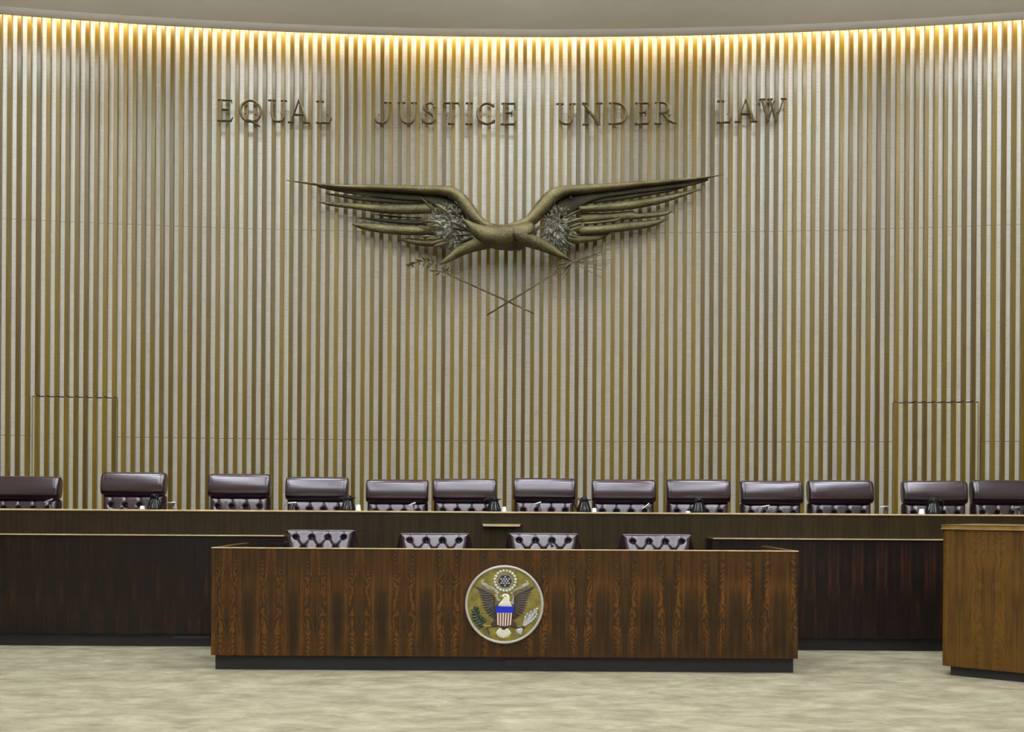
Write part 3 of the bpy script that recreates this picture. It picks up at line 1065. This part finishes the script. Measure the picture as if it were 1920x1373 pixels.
LET = [('EQUAL', [('E', 408, 436.5, 187, 228), ('Q', 449, 491, 187.5, 229.5), ('U', 503, 536.5, 188, 229.5), ('A', 540, 581, 188, 231), ('L', 593, 622.5, 190, 232)]),
       ('JUSTICE', [('J', 702, 733, 192, 233), ('U', 745.5, 780.5, 192.5, 233.5), ('S', 791, 817.5, 193, 233.5), ('T', 830, 861, 193, 234), ('I', 873, 886, 193.5, 234.5), ('C', 894, 926.5, 193.5, 234.5), ('E', 939, 967.5, 194, 235)]),
       ('UNDER', [('U', 1042.5, 1077, 195, 235), ('N', 1091, 1127.5, 194, 235.5), ('D', 1141, 1176, 193.5, 234.5), ('E', 1190, 1218, 193.5, 234.5), ('R', 1227, 1269, 192.5, 234)]),
       ('LAW', [('L', 1344, 1372, 190, 232), ('A', 1377, 1419, 188, 230.5), ('W', 1422.5, 1473, 186.5, 228.5)])]
for word, ls in LET:
    for ch, u0, u1, v0, v1 in ls:
        off = 0.128
        pa, pb = PW(u0, v1, off), PW(u1, v1, off)
        h = PW(0.5 * (u0 + u1), v0, off).z - PW(0.5 * (u0 + u1), v1, off).z
        wlen = (pb - pa).length
        o = obj('bronze_letter', letter_mesh(ch, wlen / G[ch][0], h), 'letter')
        d = pb - pa
        o.location = pa
        o.rotation_euler = (0, 0, math.atan2(d.y, d.x))
        tag(o, 'bronze capital letter %s in the word %s on the slatted wall' % (ch, word), 'letter', 'bronze letters on the slatted wall')

# ================================================================== EAGLE SCULPTURE
eb = PW(946, 440, 0.3)
eagle = empty('eagle_sculpture', eb)
tag(eagle, 'large bronze eagle with spread wings mounted on the slatted wall', 'sculpture')


def LC(x, y):   # left close-up coordinates -> photograph pixel
    return 520 + x / 4.3636, 310 + y / 4.3636


def RC(x, y):
    return 930 + x / 4.3636, 310 + y / 4.3636


def blade(name, top, bot, off, th, mat='bronze', parent=None, conv=LC, k=4, seg=10, smooth_=True, ridge=None):
    """solid whose upper and lower outlines follow two close-up polylines; thickness th in depth, off in front of the wall"""
    n_ = max(len(top), len(bot))

    def resample(pl, m):
        L = [0.0]
        for a_, b_ in zip(pl, pl[1:]):
            L.append(L[-1] + math.hypot(b_[0] - a_[0], b_[1] - a_[1]))
        out = []
        for i in range(m):
            t = L[-1] * i / (m - 1)
            j = 0
            while j < len(L) - 2 and L[j + 1] < t:
                j += 1
            f = (t - L[j]) / max(L[j + 1] - L[j], 1e-6)
            out.append(tuple(pl[j][q] + (pl[j + 1][q] - pl[j][q]) * f for q in range(2)))
        return out
    m_ = 26
    T = resample(smooth_pts(top, k), m_)
    B = resample(smooth_pts(bot, k), m_)
    rings = []
    for i in range(m_):
        fr = i / (m_ - 1)
        o_ = off if not isinstance(off, tuple) else off[0] + (off[1] - off[0]) * fr
        t_ = th if not isinstance(th, tuple) else th[0] + (th[1] - th[0]) * fr
        c = PW(*conv(0.5 * (T[i][0] + B[i][0]), 0.5 * (T[i][1] + B[i][1])), o_)
        a_ = PW(*conv(*T[i]), o_)
        hv = a_ - c
        hw = hv.length
        tt = min(t_, hw * 1.6 + 0.004)
        ring = []
        for q in range(seg):
            an = 2 * PI * q / seg
            ring.append(c + hv * math.cos(an) + Vector((0, -tt, 0)) * math.sin(an))
        rings.append(ring)
    return obj(name, loft(bmesh.new(), rings), mat, parent or eagle, smooth=smooth_, base=eb)


# --- left wing
lw = blade('wing_arm', [(75, 121), (250, 139), (500, 158), (800, 161), (1100, 167), (1300, 169), (1430, 170), (1505, 210), (1570, 275), (1625, 350), (1675, 425), (1740, 470), (1830, 490)],
           [(75, 125), (250, 155), (480, 190), (760, 208), (1000, 222), (1220, 240), (1370, 250), (1450, 290), (1500, 350), (1545, 420), (1590, 480), (1680, 540), (1800, 580)],
           (0.2, 0.45), (0.02, 0.13))
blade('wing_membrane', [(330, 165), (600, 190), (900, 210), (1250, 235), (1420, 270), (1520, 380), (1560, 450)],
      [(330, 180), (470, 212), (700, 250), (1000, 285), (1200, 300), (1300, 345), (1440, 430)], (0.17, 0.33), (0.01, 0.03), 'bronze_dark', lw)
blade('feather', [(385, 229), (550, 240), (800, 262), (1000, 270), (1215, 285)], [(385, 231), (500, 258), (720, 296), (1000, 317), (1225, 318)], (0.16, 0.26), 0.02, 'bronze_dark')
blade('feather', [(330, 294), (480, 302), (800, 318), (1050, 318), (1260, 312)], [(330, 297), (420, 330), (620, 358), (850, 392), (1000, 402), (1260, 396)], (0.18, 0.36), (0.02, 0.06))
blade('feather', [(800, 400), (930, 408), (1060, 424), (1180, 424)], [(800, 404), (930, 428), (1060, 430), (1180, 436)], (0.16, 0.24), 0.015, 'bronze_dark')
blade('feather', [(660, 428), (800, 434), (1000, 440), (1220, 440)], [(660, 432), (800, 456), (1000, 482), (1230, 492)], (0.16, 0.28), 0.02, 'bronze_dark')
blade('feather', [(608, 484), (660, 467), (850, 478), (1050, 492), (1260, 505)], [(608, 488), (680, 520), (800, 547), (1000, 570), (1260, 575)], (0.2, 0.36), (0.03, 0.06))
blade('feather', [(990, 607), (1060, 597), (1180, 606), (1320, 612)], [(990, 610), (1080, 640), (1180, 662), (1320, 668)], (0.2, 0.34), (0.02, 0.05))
# --- right wing
rw = blade('wing_arm', [(1860, 74), (1730, 91), (1500, 111), (1200, 131), (900, 149), (700, 160), (520, 170), (430, 200), (350, 285), (290, 360), (240, 430), (130, 470), (20, 500)],
           [(1860, 77), (1730, 108), (1500, 140), (1200, 178), (900, 215), (720, 235), (600, 250), (520, 285), (450, 350), (390, 420), (330, 480), (220, 540), (60, 590)],
           (0.2, 0.45), (0.02, 0.13), conv=RC)
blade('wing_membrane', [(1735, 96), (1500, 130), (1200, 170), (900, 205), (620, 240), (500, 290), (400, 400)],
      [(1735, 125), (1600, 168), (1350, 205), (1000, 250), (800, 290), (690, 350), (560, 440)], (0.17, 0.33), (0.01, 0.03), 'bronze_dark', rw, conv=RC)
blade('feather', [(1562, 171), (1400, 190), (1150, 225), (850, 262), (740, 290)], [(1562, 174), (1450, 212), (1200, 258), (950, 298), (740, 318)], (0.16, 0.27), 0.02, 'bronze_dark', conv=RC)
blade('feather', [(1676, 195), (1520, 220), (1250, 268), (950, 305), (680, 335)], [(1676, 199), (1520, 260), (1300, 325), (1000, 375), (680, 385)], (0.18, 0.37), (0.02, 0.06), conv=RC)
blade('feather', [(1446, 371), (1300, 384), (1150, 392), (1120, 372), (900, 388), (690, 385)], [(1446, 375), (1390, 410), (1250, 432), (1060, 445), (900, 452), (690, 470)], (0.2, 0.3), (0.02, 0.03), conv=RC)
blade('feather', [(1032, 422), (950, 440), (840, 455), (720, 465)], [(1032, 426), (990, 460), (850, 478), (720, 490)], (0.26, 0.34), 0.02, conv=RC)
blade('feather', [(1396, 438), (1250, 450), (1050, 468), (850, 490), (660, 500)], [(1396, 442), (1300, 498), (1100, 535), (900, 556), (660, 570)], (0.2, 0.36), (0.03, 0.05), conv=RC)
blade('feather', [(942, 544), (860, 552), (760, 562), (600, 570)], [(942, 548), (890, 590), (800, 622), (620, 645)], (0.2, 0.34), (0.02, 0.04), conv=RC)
# --- body, head, legs
RL = lambda x, y: (x - (930 - 520) * 4.3636, y)


def BC(x, y):   # body in left close-up coordinates (x may run past 1920)
    return 520 + x / 4.3636, 310 + y / 4.3636


blade('body', [(1600, 520), (1680, 500), (1800, 490), (1900, 492), (1980, 480), (2040, 468), (2090, 480), (2125, 540)],
      [(1600, 545), (1680, 640), (1780, 685), (1880, 695), (1950, 697), (2000, 690), (2060, 640), (2125, 560)], 0.5, 0.2, conv=BC, seg=16)
blade('head', [(1503, 433), (1560, 452), (1650, 484), (1760, 500), (1850, 498), (1930, 486)],
      [(1503, 438), (1545, 500), (1600, 578), (1690, 640), (1800, 672), (1930, 660)], (0.72, 0.62), (0.05, 0.16), conv=BC, seg=16)
blade('leg', [(1322, 812), (1372, 755), (1432, 698), (1510, 645), (1620, 598), (1740, 590)],
      [(1327, 818), (1420, 787), (1500, 748), (1600, 712), (1740, 682), (1800, 670)], (0.42, 0.58), (0.02, 0.11), conv=BC)
blade('leg', [(622, 783), (530, 706), (440, 632), (360, 590), (240, 535), (170, 515), (120, 540)],
      [(622, 789), (540, 762), (450, 732), (350, 697), (210, 655), (140, 610), (120, 570)], (0.42, 0.68), (0.02, 0.12), conv=RC)
# mounting rods to the wall behind the body
for (u, v) in ((925, 440), (972, 440), (840, 365), (1070, 370)):
    a_, b_ = PW(u, v, 0.05), PW(u, v, 0.4)
    obj('mounting_rod', tube(bmesh.new(), [a_, b_], 0.02), 'bronze_dark', eagle, base=eb)


def leaf_blade(bm, base_, tip, wdt, th=0.006):
    """thin pointed leaf from base to tip (3D), wdt = half width"""
    base_, tip = Vector(base_), Vector(tip)
    d = tip - base_
    side = d.cross(Vector((0, 1, 0)))
    if side.length < 1e-6:
        side = Vector((1, 0, 0))
    side.normalize()
    nrm = side.cross(d).normalized()
    if nrm.y > 0:
        nrm = -nrm
    prev = None
    rings = []
    for f, wf in ((0.0, 0.25), (0.25, 0.8), (0.5, 1.0), (0.75, 0.75), (1.0, 0.04)):
        c = base_ + d * f
        rings.append([c - side * wdt * wf, c + nrm * th * (wf + 0.1) * 1.6, c + side * wdt * wf, c - nrm * th * 0.5 * (wf + 0.1)])
    loft(bm, rings)


def tuft(cx_, cy_, rx, ry, conv, count, lean, parent):
    bm = bmesh.new()
    rnd = random.Random(int(cx_) + count)
    for i in range(count):
        a_ = rnd.uniform(0, 2 * PI)
        q = math.sqrt(rnd.random())
        x = cx_ + rx * q * math.cos(a_)
        y = cy_ + ry * q * math.sin(a_)
        ln = rnd.uniform(24, 62)
        dr_ = math.atan2((y - cy_) * 0.8 + rnd.uniform(-110, 110), (x - cx_) + lean * rnd.uniform(-40, 150))
        off = 0.40 - 0.10 * q + rnd.uniform(-0.05, 0.07)
        a3 = PW(*conv(x, y), off)
        b3 = PW(*conv(x + ln * math.cos(dr_), y + ln * math.sin(dr_)), off + rnd.uniform(0.0, 0.07))
        leaf_blade(bm, a3, b3, rnd.uniform(0.008, 0.017), 0.005)
    return obj('feather_tuft', bm, 'patina', parent, base=eb)


tl = tuft(1400, 500, 125, 165, LC, 430, -1, eagle)
trt = tuft(520, 520, 125, 165, RC, 430, 1, eagle)
tl['kind'] = 'stuff'
trt['kind'] = 'stuff'
for (x0, y0, x1, y1, hw) in ((1300, 470, 1170, 450, 14), (1340, 520, 1160, 515, 14), (1370, 512, 1215, 492, 12), (1300, 590, 1165, 582, 16), (1340, 600, 1213, 605, 17),
                             (1380, 610, 1243, 645, 17), (1410, 630, 1272, 666, 16), (1440, 640, 1400, 682, 14), (1400, 390, 1290, 315, 22), (1290, 380, 1160, 250, 10)):
    bm = bmesh.new()
    leaf_blade(bm, PW(*LC(x0, y0), 0.42), PW(*LC(x1, y1), 0.46), hw / 4.36 * 14 / F, 0.01)
    obj('tuft_blade', bm, 'bronze', eagle, base=eb)
for (x0, y0, x1, y1, hw) in ((1430, 465, 1580, 540, 10), (1410, 510, 1600, 548, 9), (1590, 570, 1445, 578, 8), (1610, 590, 1480, 640, 14)):
    bm = bmesh.new()
    leaf_blade(bm, PW(*LC(x0, y0), 0.46), PW(*LC(x1, y1), 0.5), hw / 4.36 * 14 / F, 0.01)
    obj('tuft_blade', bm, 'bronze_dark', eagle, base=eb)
for (x0, y0, x1, y1, hw) in ((560, 480, 722, 430, 16), (590, 510, 720, 470, 14), (580, 540, 715, 505, 15), (560, 570, 680, 590, 16), (560, 600, 672, 612, 14), (560, 620, 645, 670, 15),
                             (500, 640, 530, 700, 12), (480, 400, 470, 330, 14), (540, 400, 590, 330, 12), (560, 430, 700, 360, 12), (380, 480, 300, 560, 14), (430, 560, 350, 590, 9), (600, 560, 690, 575, 10)):
    bm = bmesh.new()
    leaf_blade(bm, PW(*RC(x0, y0), 0.42), PW(*RC(x1, y1), 0.46), hw / 4.36 * 14 / F, 0.01)
    obj('tuft_blade', bm, 'bronze', eagle, base=eb)

# olive branch held in the left claw
OFB = 0.42


def BR(x, y):   # branch close-up (scale 19.2, origin 750,470)
    return 750 + x / 19.2, 470 + y / 19.2


stem = [(1001, 588), (945, 562), (890, 537), (845, 516), BR(1700, 800), BR(1450, 760), BR(1300, 680), BR(1150, 510), BR(1000, 430), BR(830, 375), BR(560, 430), BR(380, 520), BR(250, 540)]
br = obj('olive_branch', tube(bmesh.new(), [PW(u, v, OFB) for u, v in smooth_pts(stem, 3)], [0.0115] * 12 + [0.008] * 25, 7), 'bronze', eagle, smooth=True, base=eb)
br['label'] = 'bronze olive branch with small leaves'
for x0, y0, x1, y1, hw in ((780, 360, 540, 290, 80), (560, 430, 290, 425, 60), (400, 520, 190, 490, 40), (320, 560, 310, 690, 60), (420, 540, 520, 590, 55), (930, 370, 730, 155, 45),
                           (1060, 420, 900, 180, 45), (1060, 400, 1000, 190, 40), (1160, 480, 1210, 200, 65), (900, 400, 800, 590, 50), (1050, 470, 900, 540, 75), (1120, 540, 910, 640, 40),
                           (1310, 730, 1030, 700, 45), (1430, 800, 1200, 880, 60), (1620, 800, 1480, 950, 55), (1630, 830, 1560, 955, 50), (1620, 760, 1530, 510, 55), (1660, 740, 1770, 590, 35),
                           (1280, 600, 1340, 440, 30), (1720, 770, 1920, 670, 16), (700, 400, 690, 540, 40)):
    bm = bmesh.new()
    leaf_blade(bm, PW(*BR(x0, y0), OFB + 0.01), PW(*BR(x1, y1), OFB + 0.04), hw / 19.2 * 14 / F, 0.006)
    obj('leaf', bm, 'bronze', br, base=eb)

# bundle of arrows held in the right claw
ar = obj('arrow_bundle', tube(bmesh.new(), [PW(913, 591, 0.44), PW(990, 544, 0.44), PW(1073, 492, 0.44)], 0.0105, 7), 'bronze', eagle, smooth=True, base=eb)
ar['label'] = 'bronze bundle of thin arrows'
for x1, y1, r in ((425, 825, 3), (430, 836, 3), (438, 870, 3), (478, 872, 4), (470, 905, 3), (490, 915, 3), (515, 925, 3), (545, 930, 3), (575, 900, 3), (440, 850, 3), (940, 630, 3), (938, 680, 3), (905, 722, 3),
                  (822, 720, 6), (940, 774, 3), (948, 797, 3), (912, 830, 3), (870, 858, 3), (866, 921, 3), (915, 812, 3), (820, 745, 3), (840, 735, 3), (900, 700, 3)):
    a_ = PW(*RC(626, 794), 0.44)
    b_ = PW(*RC(x1, y1), 0.44 + random.uniform(-0.12, 0.1))
    obj('arrow', tube(bmesh.new(), [a_, b_], [0.006, 0.0012 * r], 5), 'bronze', ar, base=eb)

# ================================================================== GREAT SEAL ON THE DESK
sc_ = PY(945.7, 1133.7, DY)
K = (147.0 / 2) / 612.0 * DY / F      # metres per close-up pixel
seal = empty('seal_plaque', (sc_.x, DY, sc_.z))
tag(seal, 'round painted eagle seal with gold field and pale rim on the front desk', 'seal')


def sx(x):
    return (x - 712) * K


def sz(y):
    return -(y - 698) * K


def SP(pts_):
    return [(sx(x), sz(y)) for x, y in pts_]


FD = -0.014    # front of the field (towards the room is -y)
bm = bmesh.new()
rings = [[(r * math.cos(2 * PI * k / 72), y, r * math.sin(2 * PI * k / 72)) for k in range(72)] for r, y in ((600 * K, 0.0), (600 * K, FD))]
field = obj('field', loft(bm, rings), 's_field', seal)
rings = []
for k in range(97):
    a_ = 2 * PI * k / 96
    ring = []
    for r, y in ((612, 0.0), (612, -0.020), (604, -0.027), (590, -0.029), (578, -0.025), (571, -0.012), (571, 0.0)):
        ring.append((r * K * math.cos(a_), y, r * K * math.sin(a_)))
    rings.append(ring)
obj('rim', loft(bmesh.new(), rings, cap=False), 's_rim', seal, smooth=True, auto=60)
# ring of cloud beads
bm = bmesh.new()
for k in range(20):
    a_ = 2 * PI * (k + 0.5) / 20
    bmesh.ops.create_uvsphere(bm, u_segments=10, v_segments=6, radius=23 * K,
                              matrix=Matrix.Translation((sx(722 + 162 * math.cos(a_)), FD - 0.002, sz(327 - 158 * math.sin(a_)))))
obj('cloud_ring', bm, 's_bead', seal, smooth=True)
# ray ring between the clouds and the stars
bm = bmesh.new()
for k in range(48):
    a_ = 2 * PI * k / 48
    c, s_ = math.cos(a_), math.sin(a_)
    tube(bm, [(sx(722 + 100 * c), FD - 0.001, sz(332 - 100 * s_)), (sx(722 + 140 * c), FD - 0.001, sz(330 - 138 * s_))], 3.0 * K, 4)
obj('rays', bm, 's_rim', seal)
bm = bmesh.new()
prism(bm, [(sx(720 + (97 + 5 * math.cos(6 * a)) * math.cos(a)), sz(333 - (93 + 5 * math.cos(6 * a)) * math.sin(a))) for a in [2 * PI * k / 48 for k in range(48)]], 0.0, FD - 0.006)
obj('star_field', bm, 's_navy', seal)
bm = bmesh.new()
for x, y in ((722, 264), (660, 298), (702, 298), (742, 298), (784, 298), (680, 329), (722, 329), (764, 329), (660, 363), (700, 363), (742, 363), (782, 363), (720, 398)):
    st = []
    for q in range(10):
        r = 18 if q % 2 == 0 else 7.5
        st.append((sx(x + r * math.sin(2 * PI * q / 10)), sz(y - r * math.cos(2 * PI * q / 10))))
    prism(bm, st, FD, FD - 0.0085)
obj('stars', bm, 's_white', seal)


def ribbon(bm, top, bot, d0, d1):
    t = smooth_pts(top, 3)
    b_ = smooth_pts(bot, 3)
    rings = []
    for i, ((x0, y0), (x1, y1)) in enumerate(zip(t, b_)):
        dd = d0 + (d1 - d0) * i / (len(t) - 1)
        rings.append([(sx(x0), FD, sz(y0)), (sx(x0), FD - dd, sz(y0)), (sx(x1), FD - dd, sz(y1)), (sx(x1), FD, sz(y1))])
    loft(bm, rings)


bm = bmesh.new()
ribbon(bm, [(375, 302), (345, 345), (400, 355), (460, 385)], [(398, 318), (352, 360), (372, 392), (405, 410)], 0.006, 0.010)
ribbon(bm, [(415, 395), (470, 402), (560, 440), (632, 505)], [(425, 450), (490, 462), (560, 495), (605, 543)], 0.010, 0.008)
ribbon(bm, [(560, 540), (600, 540), (610, 590), (632, 605)], [(562, 560), (585, 575), (588, 610), (605, 640)], 0.006, 0.006)
ribbon(bm, [(612, 635), (640, 610), (655, 590)], [(600, 640), (645, 640), (662, 605)], 0.006, 0.006)
scroll = obj('scroll', bm, 's_rim', seal)
bm = bmesh.new()
ribbon(bm, [(1055, 315), (1085, 340), (1040, 360), (978, 390)], [(1040, 325), (1092, 372), (1065, 395), (1010, 425)], 0.006, 0.010)
ribbon(bm, [(1010, 405), (930, 430), (850, 470), (800, 515)], [(1015, 440), (940, 462), (870, 495), (832, 540)], 0.010, 0.008)
ribbon(bm, [(825, 545), (850, 550), (838, 600), (830, 650)], [(832, 560), (862, 572), (858, 610), (850, 660)], 0.006, 0.006)
ribbon(bm, [(790, 645), (820, 650), (855, 660)], [(795, 660), (818, 680), (850, 690)], 0.006, 0.006)
scroll_r = obj('scroll', bm, 's_rim', seal)


def scroll_text(txt, x, y, size, ang_, scroll):
    cu = bpy.data.curves.new('scroll_lettering', 'FONT')
    cu.body = txt
    cu.size = size * K
    cu.align_x = 'CENTER'
    cu.align_y = 'CENTER'
    cu.extrude = 0.0006
    tmp = bpy.data.objects.new('tmp_text', cu)
    COL.objects.link(tmp)
    bpy.context.view_layer.update()
    me = bpy.data.meshes.new_from_object(tmp.evaluated_get(bpy.context.evaluated_depsgraph_get()))
    bpy.data.objects.remove(tmp)
    bpy.data.curves.remove(cu)
    me.materials.clear()
    me.materials.append(M['s_brown'])
    me.transform(Matrix.Translation((sx(x), FD - 0.0108, sz(y))) @ Matrix.Rotation(ang_, 4, 'Y') @ Matrix.Rotation(PI / 2, 4, 'X'))
    o = bpy.data.objects.new('scroll_lettering', me)
    COL.objects.link(o)
    o.parent = scroll


scroll_text('E PLURI', 505, 448, 44, math.radians(24), scroll)
scroll_text('BUS UNUM', 918, 462, 40, math.radians(-23), scroll_r)


# wings
def seal_wing(mirror):
    bm = bmesh.new()
    mm = (lambda x: 2 * 716 - x) if mirror else (lambda x: x)
    # primary feathers fan from the shoulder edge to the serrated outer edge
    outer = [(243, 410), (275, 450), (295, 495), (315, 540), (330, 580), (345, 620), (350, 662), (360, 705), (375, 750), (395, 795), (425, 840), (465, 885), (505, 912), (545, 935)]
    inner = [(470, 500), (500, 520), (525, 545), (540, 570), (548, 600), (548, 630), (545, 655), (542, 680), (545, 705), (550, 730), (560, 755), (572, 790), (580, 830), (585, 870)]
    for i, ((x0, y0), (x1, y1)) in enumerate(zip(outer, inner)):
        a_ = Vector((sx(mm(x1)), FD - 0.004 - 0.0006 * (i % 2), sz(y1)))
        b_ = Vector((sx(mm(x0)), FD - 0.003, sz(y0)))
        leaf_blade(bm, a_, b_, 27 * K, 0.004)
    for i in range(len(outer) - 1):
        x0 = 0.5 * (outer[i][0] + inner[i][0]) + 22
        y0 = 0.5 * (outer[i][1] + inner[i][1]) + 22
        a_ = Vector((sx(mm(inner[i][0] + 4)), FD - 0.007, sz(inner[i][1] + 16)))
        b_ = Vector((sx(mm(x0)), FD - 0.007, sz(y0)))
        leaf_blade(bm, a_, b_, 22 * K, 0.004)
    # leading edge
    le = [(243, 410), (330, 445), (430, 490), (500, 525), (545, 575), (552, 630), (545, 690), (560, 760), (585, 820)]
    pts_ = [(sx(mm(x)), FD - 0.006, sz(y)) for x, y in smooth_pts(le, 3)]
    tube(bm, pts_, [6 * K + 12 * K * min(1, i / 12) for i in range(len(pts_))], 6)
    return obj('wing', bm, 's_brown', seal)


seal_wing(False)
seal_wing(True)


def dome(name, outline, d, mat, k=3, inner=0.7, parent=None, base_d=0.0):
    """puffed relief from a closed outline"""
    q = smooth_pts(list(outline) + [outline[0]], k)[:-1]
    cx_ = sum(x for x, y in q) / len(q)
    cy_ = sum(y for x, y in q) / len(q)
    rings = []
    for f, dd in ((1.0, 0.0), (1.0, 0.35), (0.9, 0.75), (inner, 0.95), (0.3, 1.0)):
        rings.append([(sx(cx_ + (x - cx_) * f), FD - base_d - d * dd, sz(cy_ + (y - cy_) * f)) for x, y in q])
    return obj(name, loft(bmesh.new(), rings), mat, parent or seal, smooth=True)


# thighs, tail, body
dome('thigh', [(570, 930), (520, 970), (500, 1020), (530, 1050), (600, 1045), (640, 1010), (620, 940)], 0.012, 's_brown')
dome('thigh', [(850, 930), (890, 975), (912, 1030), (900, 1060), (850, 1060), (800, 1040), (800, 950)], 0.012, 's_brown')
bm = bmesh.new()
for k in range(9):
    a_ = math.radians(-62 + 124 * k / 8)
    tip = (700 + 142 * math.sin(a_) * 0.93, 1092 + 136 * math.cos(a_))
    leaf_blade(bm, Vector((sx(700 + 20 * math.sin(a_)), FD - 0.004, sz(1050))), Vector((sx(tip[0]), FD - 0.004 - 0.001 * (k % 2), sz(tip[1]))), 24 * K, 0.004)
    bmesh.ops.create_uvsphere(bm, u_segments=8, v_segments=5, radius=21 * K, matrix=Matrix.Translation((sx(700 + 118 * math.sin(a_) * 0.93), FD, sz(1090 + 112 * math.cos(a_)))) @ Matrix.Diagonal((1, 0.3, 1, 1)))
obj('tail', bm, 's_white', seal)
dome('tail_base', [(630, 1020), (660, 1070), (705, 1100), (750, 1070), (790, 1020), (710, 990)], 0.012, 's_brown')
dome('body', [(560, 740), (590, 690), (720, 660), (840, 690), (870, 740), (860, 900), (800, 1000), (710, 1040), (620, 1000), (575, 900)], 0.010, 's_brown')
hd = dome('head', [(610, 722), (640, 670), (680, 620), (668, 580), (680, 545), (730, 530), (775, 545), (795, 590), (790, 640), (815, 690), (830, 730), (720, 738)], 0.018, 's_white', k=3)
dome('beak', [(700, 570), (672, 555), (635, 570), (640, 592), (668, 590), (672, 612), (692, 606), (715, 590)], 0.020, 's_gold', parent=hd)
dome('eye', [(700, 555), (735, 552), (752, 560), (730, 566), (705, 564)], 0.021, 's_brown', k=2, parent=hd)
# shield
bm = prism(bmesh.new(), SP([(576, 728), (858, 728), (852, 822), (580, 822)]), FD, FD - 0.022)
sh = obj('shield', bm, 's_blue', seal)
n = 13
for i in range(n):
    def xb(k, y):
        l = 580 + (y - 822) * 0.03
        r = 852 - (y - 822) * 0.1
        return l + (r - l) * k / n
    yb0 = 1005 + 28 * math.sin(PI * (i) / n)
    yb1 = 1005 + 28 * math.sin(PI * (i + 1) / n)
    d = -0.0215 if i % 2 else -0.020
    bm = prism(bmesh.new(), SP([(xb(i, 822), 822), (xb(i + 1, 822), 822), (xb(i + 1, yb1), yb1), (xb(i, yb0), yb0)]), FD, FD + d)
    obj('stripe', bm, 's_white' if i % 2 else 's_red', sh)
# olive branch with leaves
bm = tube(bmesh.new(), [(sx(x), FD - 0.004, sz(y)) for x, y in smooth_pts([(265, 800), (290, 880), (340, 960), (400, 1030), (450, 1080), (478, 1165)], 3)], 9 * K, 6)
ob = obj('olive_branch', bm, 's_green', seal, smooth=True)
bm = bmesh.new()
for x0, y0, x1, y1 in ((265, 810, 240, 715), (265, 815, 190, 780), (270, 820, 305, 725), (280, 850, 200, 840), (285, 860, 325, 790), (290, 880, 200, 905), (300, 900, 340, 850), (310, 920, 215, 955),
                       (330, 940, 385, 870), (340, 955, 250, 990), (350, 960, 425, 910), (370, 990, 270, 1030), (370, 980, 440, 940), (360, 1000, 320, 1085), (400, 1020, 350, 1050), (390, 990, 400, 900), (265, 800, 262, 730), (320, 930, 330, 880)):
    leaf_blade(bm, Vector((sx(x0), FD - 0.004, sz(y0))), Vector((sx(x1), FD - 0.008, sz(y1))), 22 * K, 0.004)
obj('leaves', bm, 's_green', ob)
# claws
bm = bmesh.new()
tube(bm, [(sx(x), FD - 0.006, sz(y)) for x, y in ((510, 1030), (450, 1035), (400, 1035))], 12 * K, 6)
for x, y in ((375, 1020), (395, 1065), (420, 1070), (400, 1010)):
    tube(bm, [(sx(420), FD - 0.009, sz(1035)), (sx(x), FD - 0.009, sz(y))], 9 * K, 6)
obj('claw', bm, 's_gold', seal)
bm = bmesh.new()
tube(bm, [(sx(x), FD - 0.006, sz(y)) for x, y in ((890, 1040), (950, 1052), (1000, 1050))], 12 * K, 6)
for x, y in ((1000, 1020), (1030, 1035), (1045, 1055), (1010, 1085)):
    tube(bm, [(sx(1005), FD - 0.009, sz(1050)), (sx(x), FD - 0.014, sz(y))], 9 * K, 6)
obj('claw', bm, 's_brown', seal)
# arrows: shafts, heads and fletching
bm = bmesh.new()
for i, (x1, y1) in enumerate(((1040, 880), (1075, 835), (1105, 860), (1130, 795), (1150, 840), (1185, 770), (1190, 810), (1225, 755), (1215, 800), (1220, 840), (1205, 880), (1175, 915), (1145, 950))):
    a_ = Vector((sx(1015 + (i - 6) * 3), FD - 0.006, sz(1030)))
    b_ = Vector((sx(x1), FD - 0.008 - 0.001 * (i % 3), sz(y1)))
    tube(bm, [a_, b_], 6 * K, 5)
    d = (b_ - a_).normalized()
    leaf_blade(bm, b_ - d * 34 * K, b_ + d * 14 * K, 15 * K, 0.004)
for i in range(8):
    a_ = math.radians(200 + 55 * i / 7)
    leaf_blade(bm, Vector((sx(1000), FD - 0.006, sz(1065))), Vector((sx(1000 + 118 * math.cos(a_)), FD - 0.007, sz(1065 - 108 * math.sin(a_)))), 17 * K, 0.004)
obj('arrows', bm, 's_silver', seal)
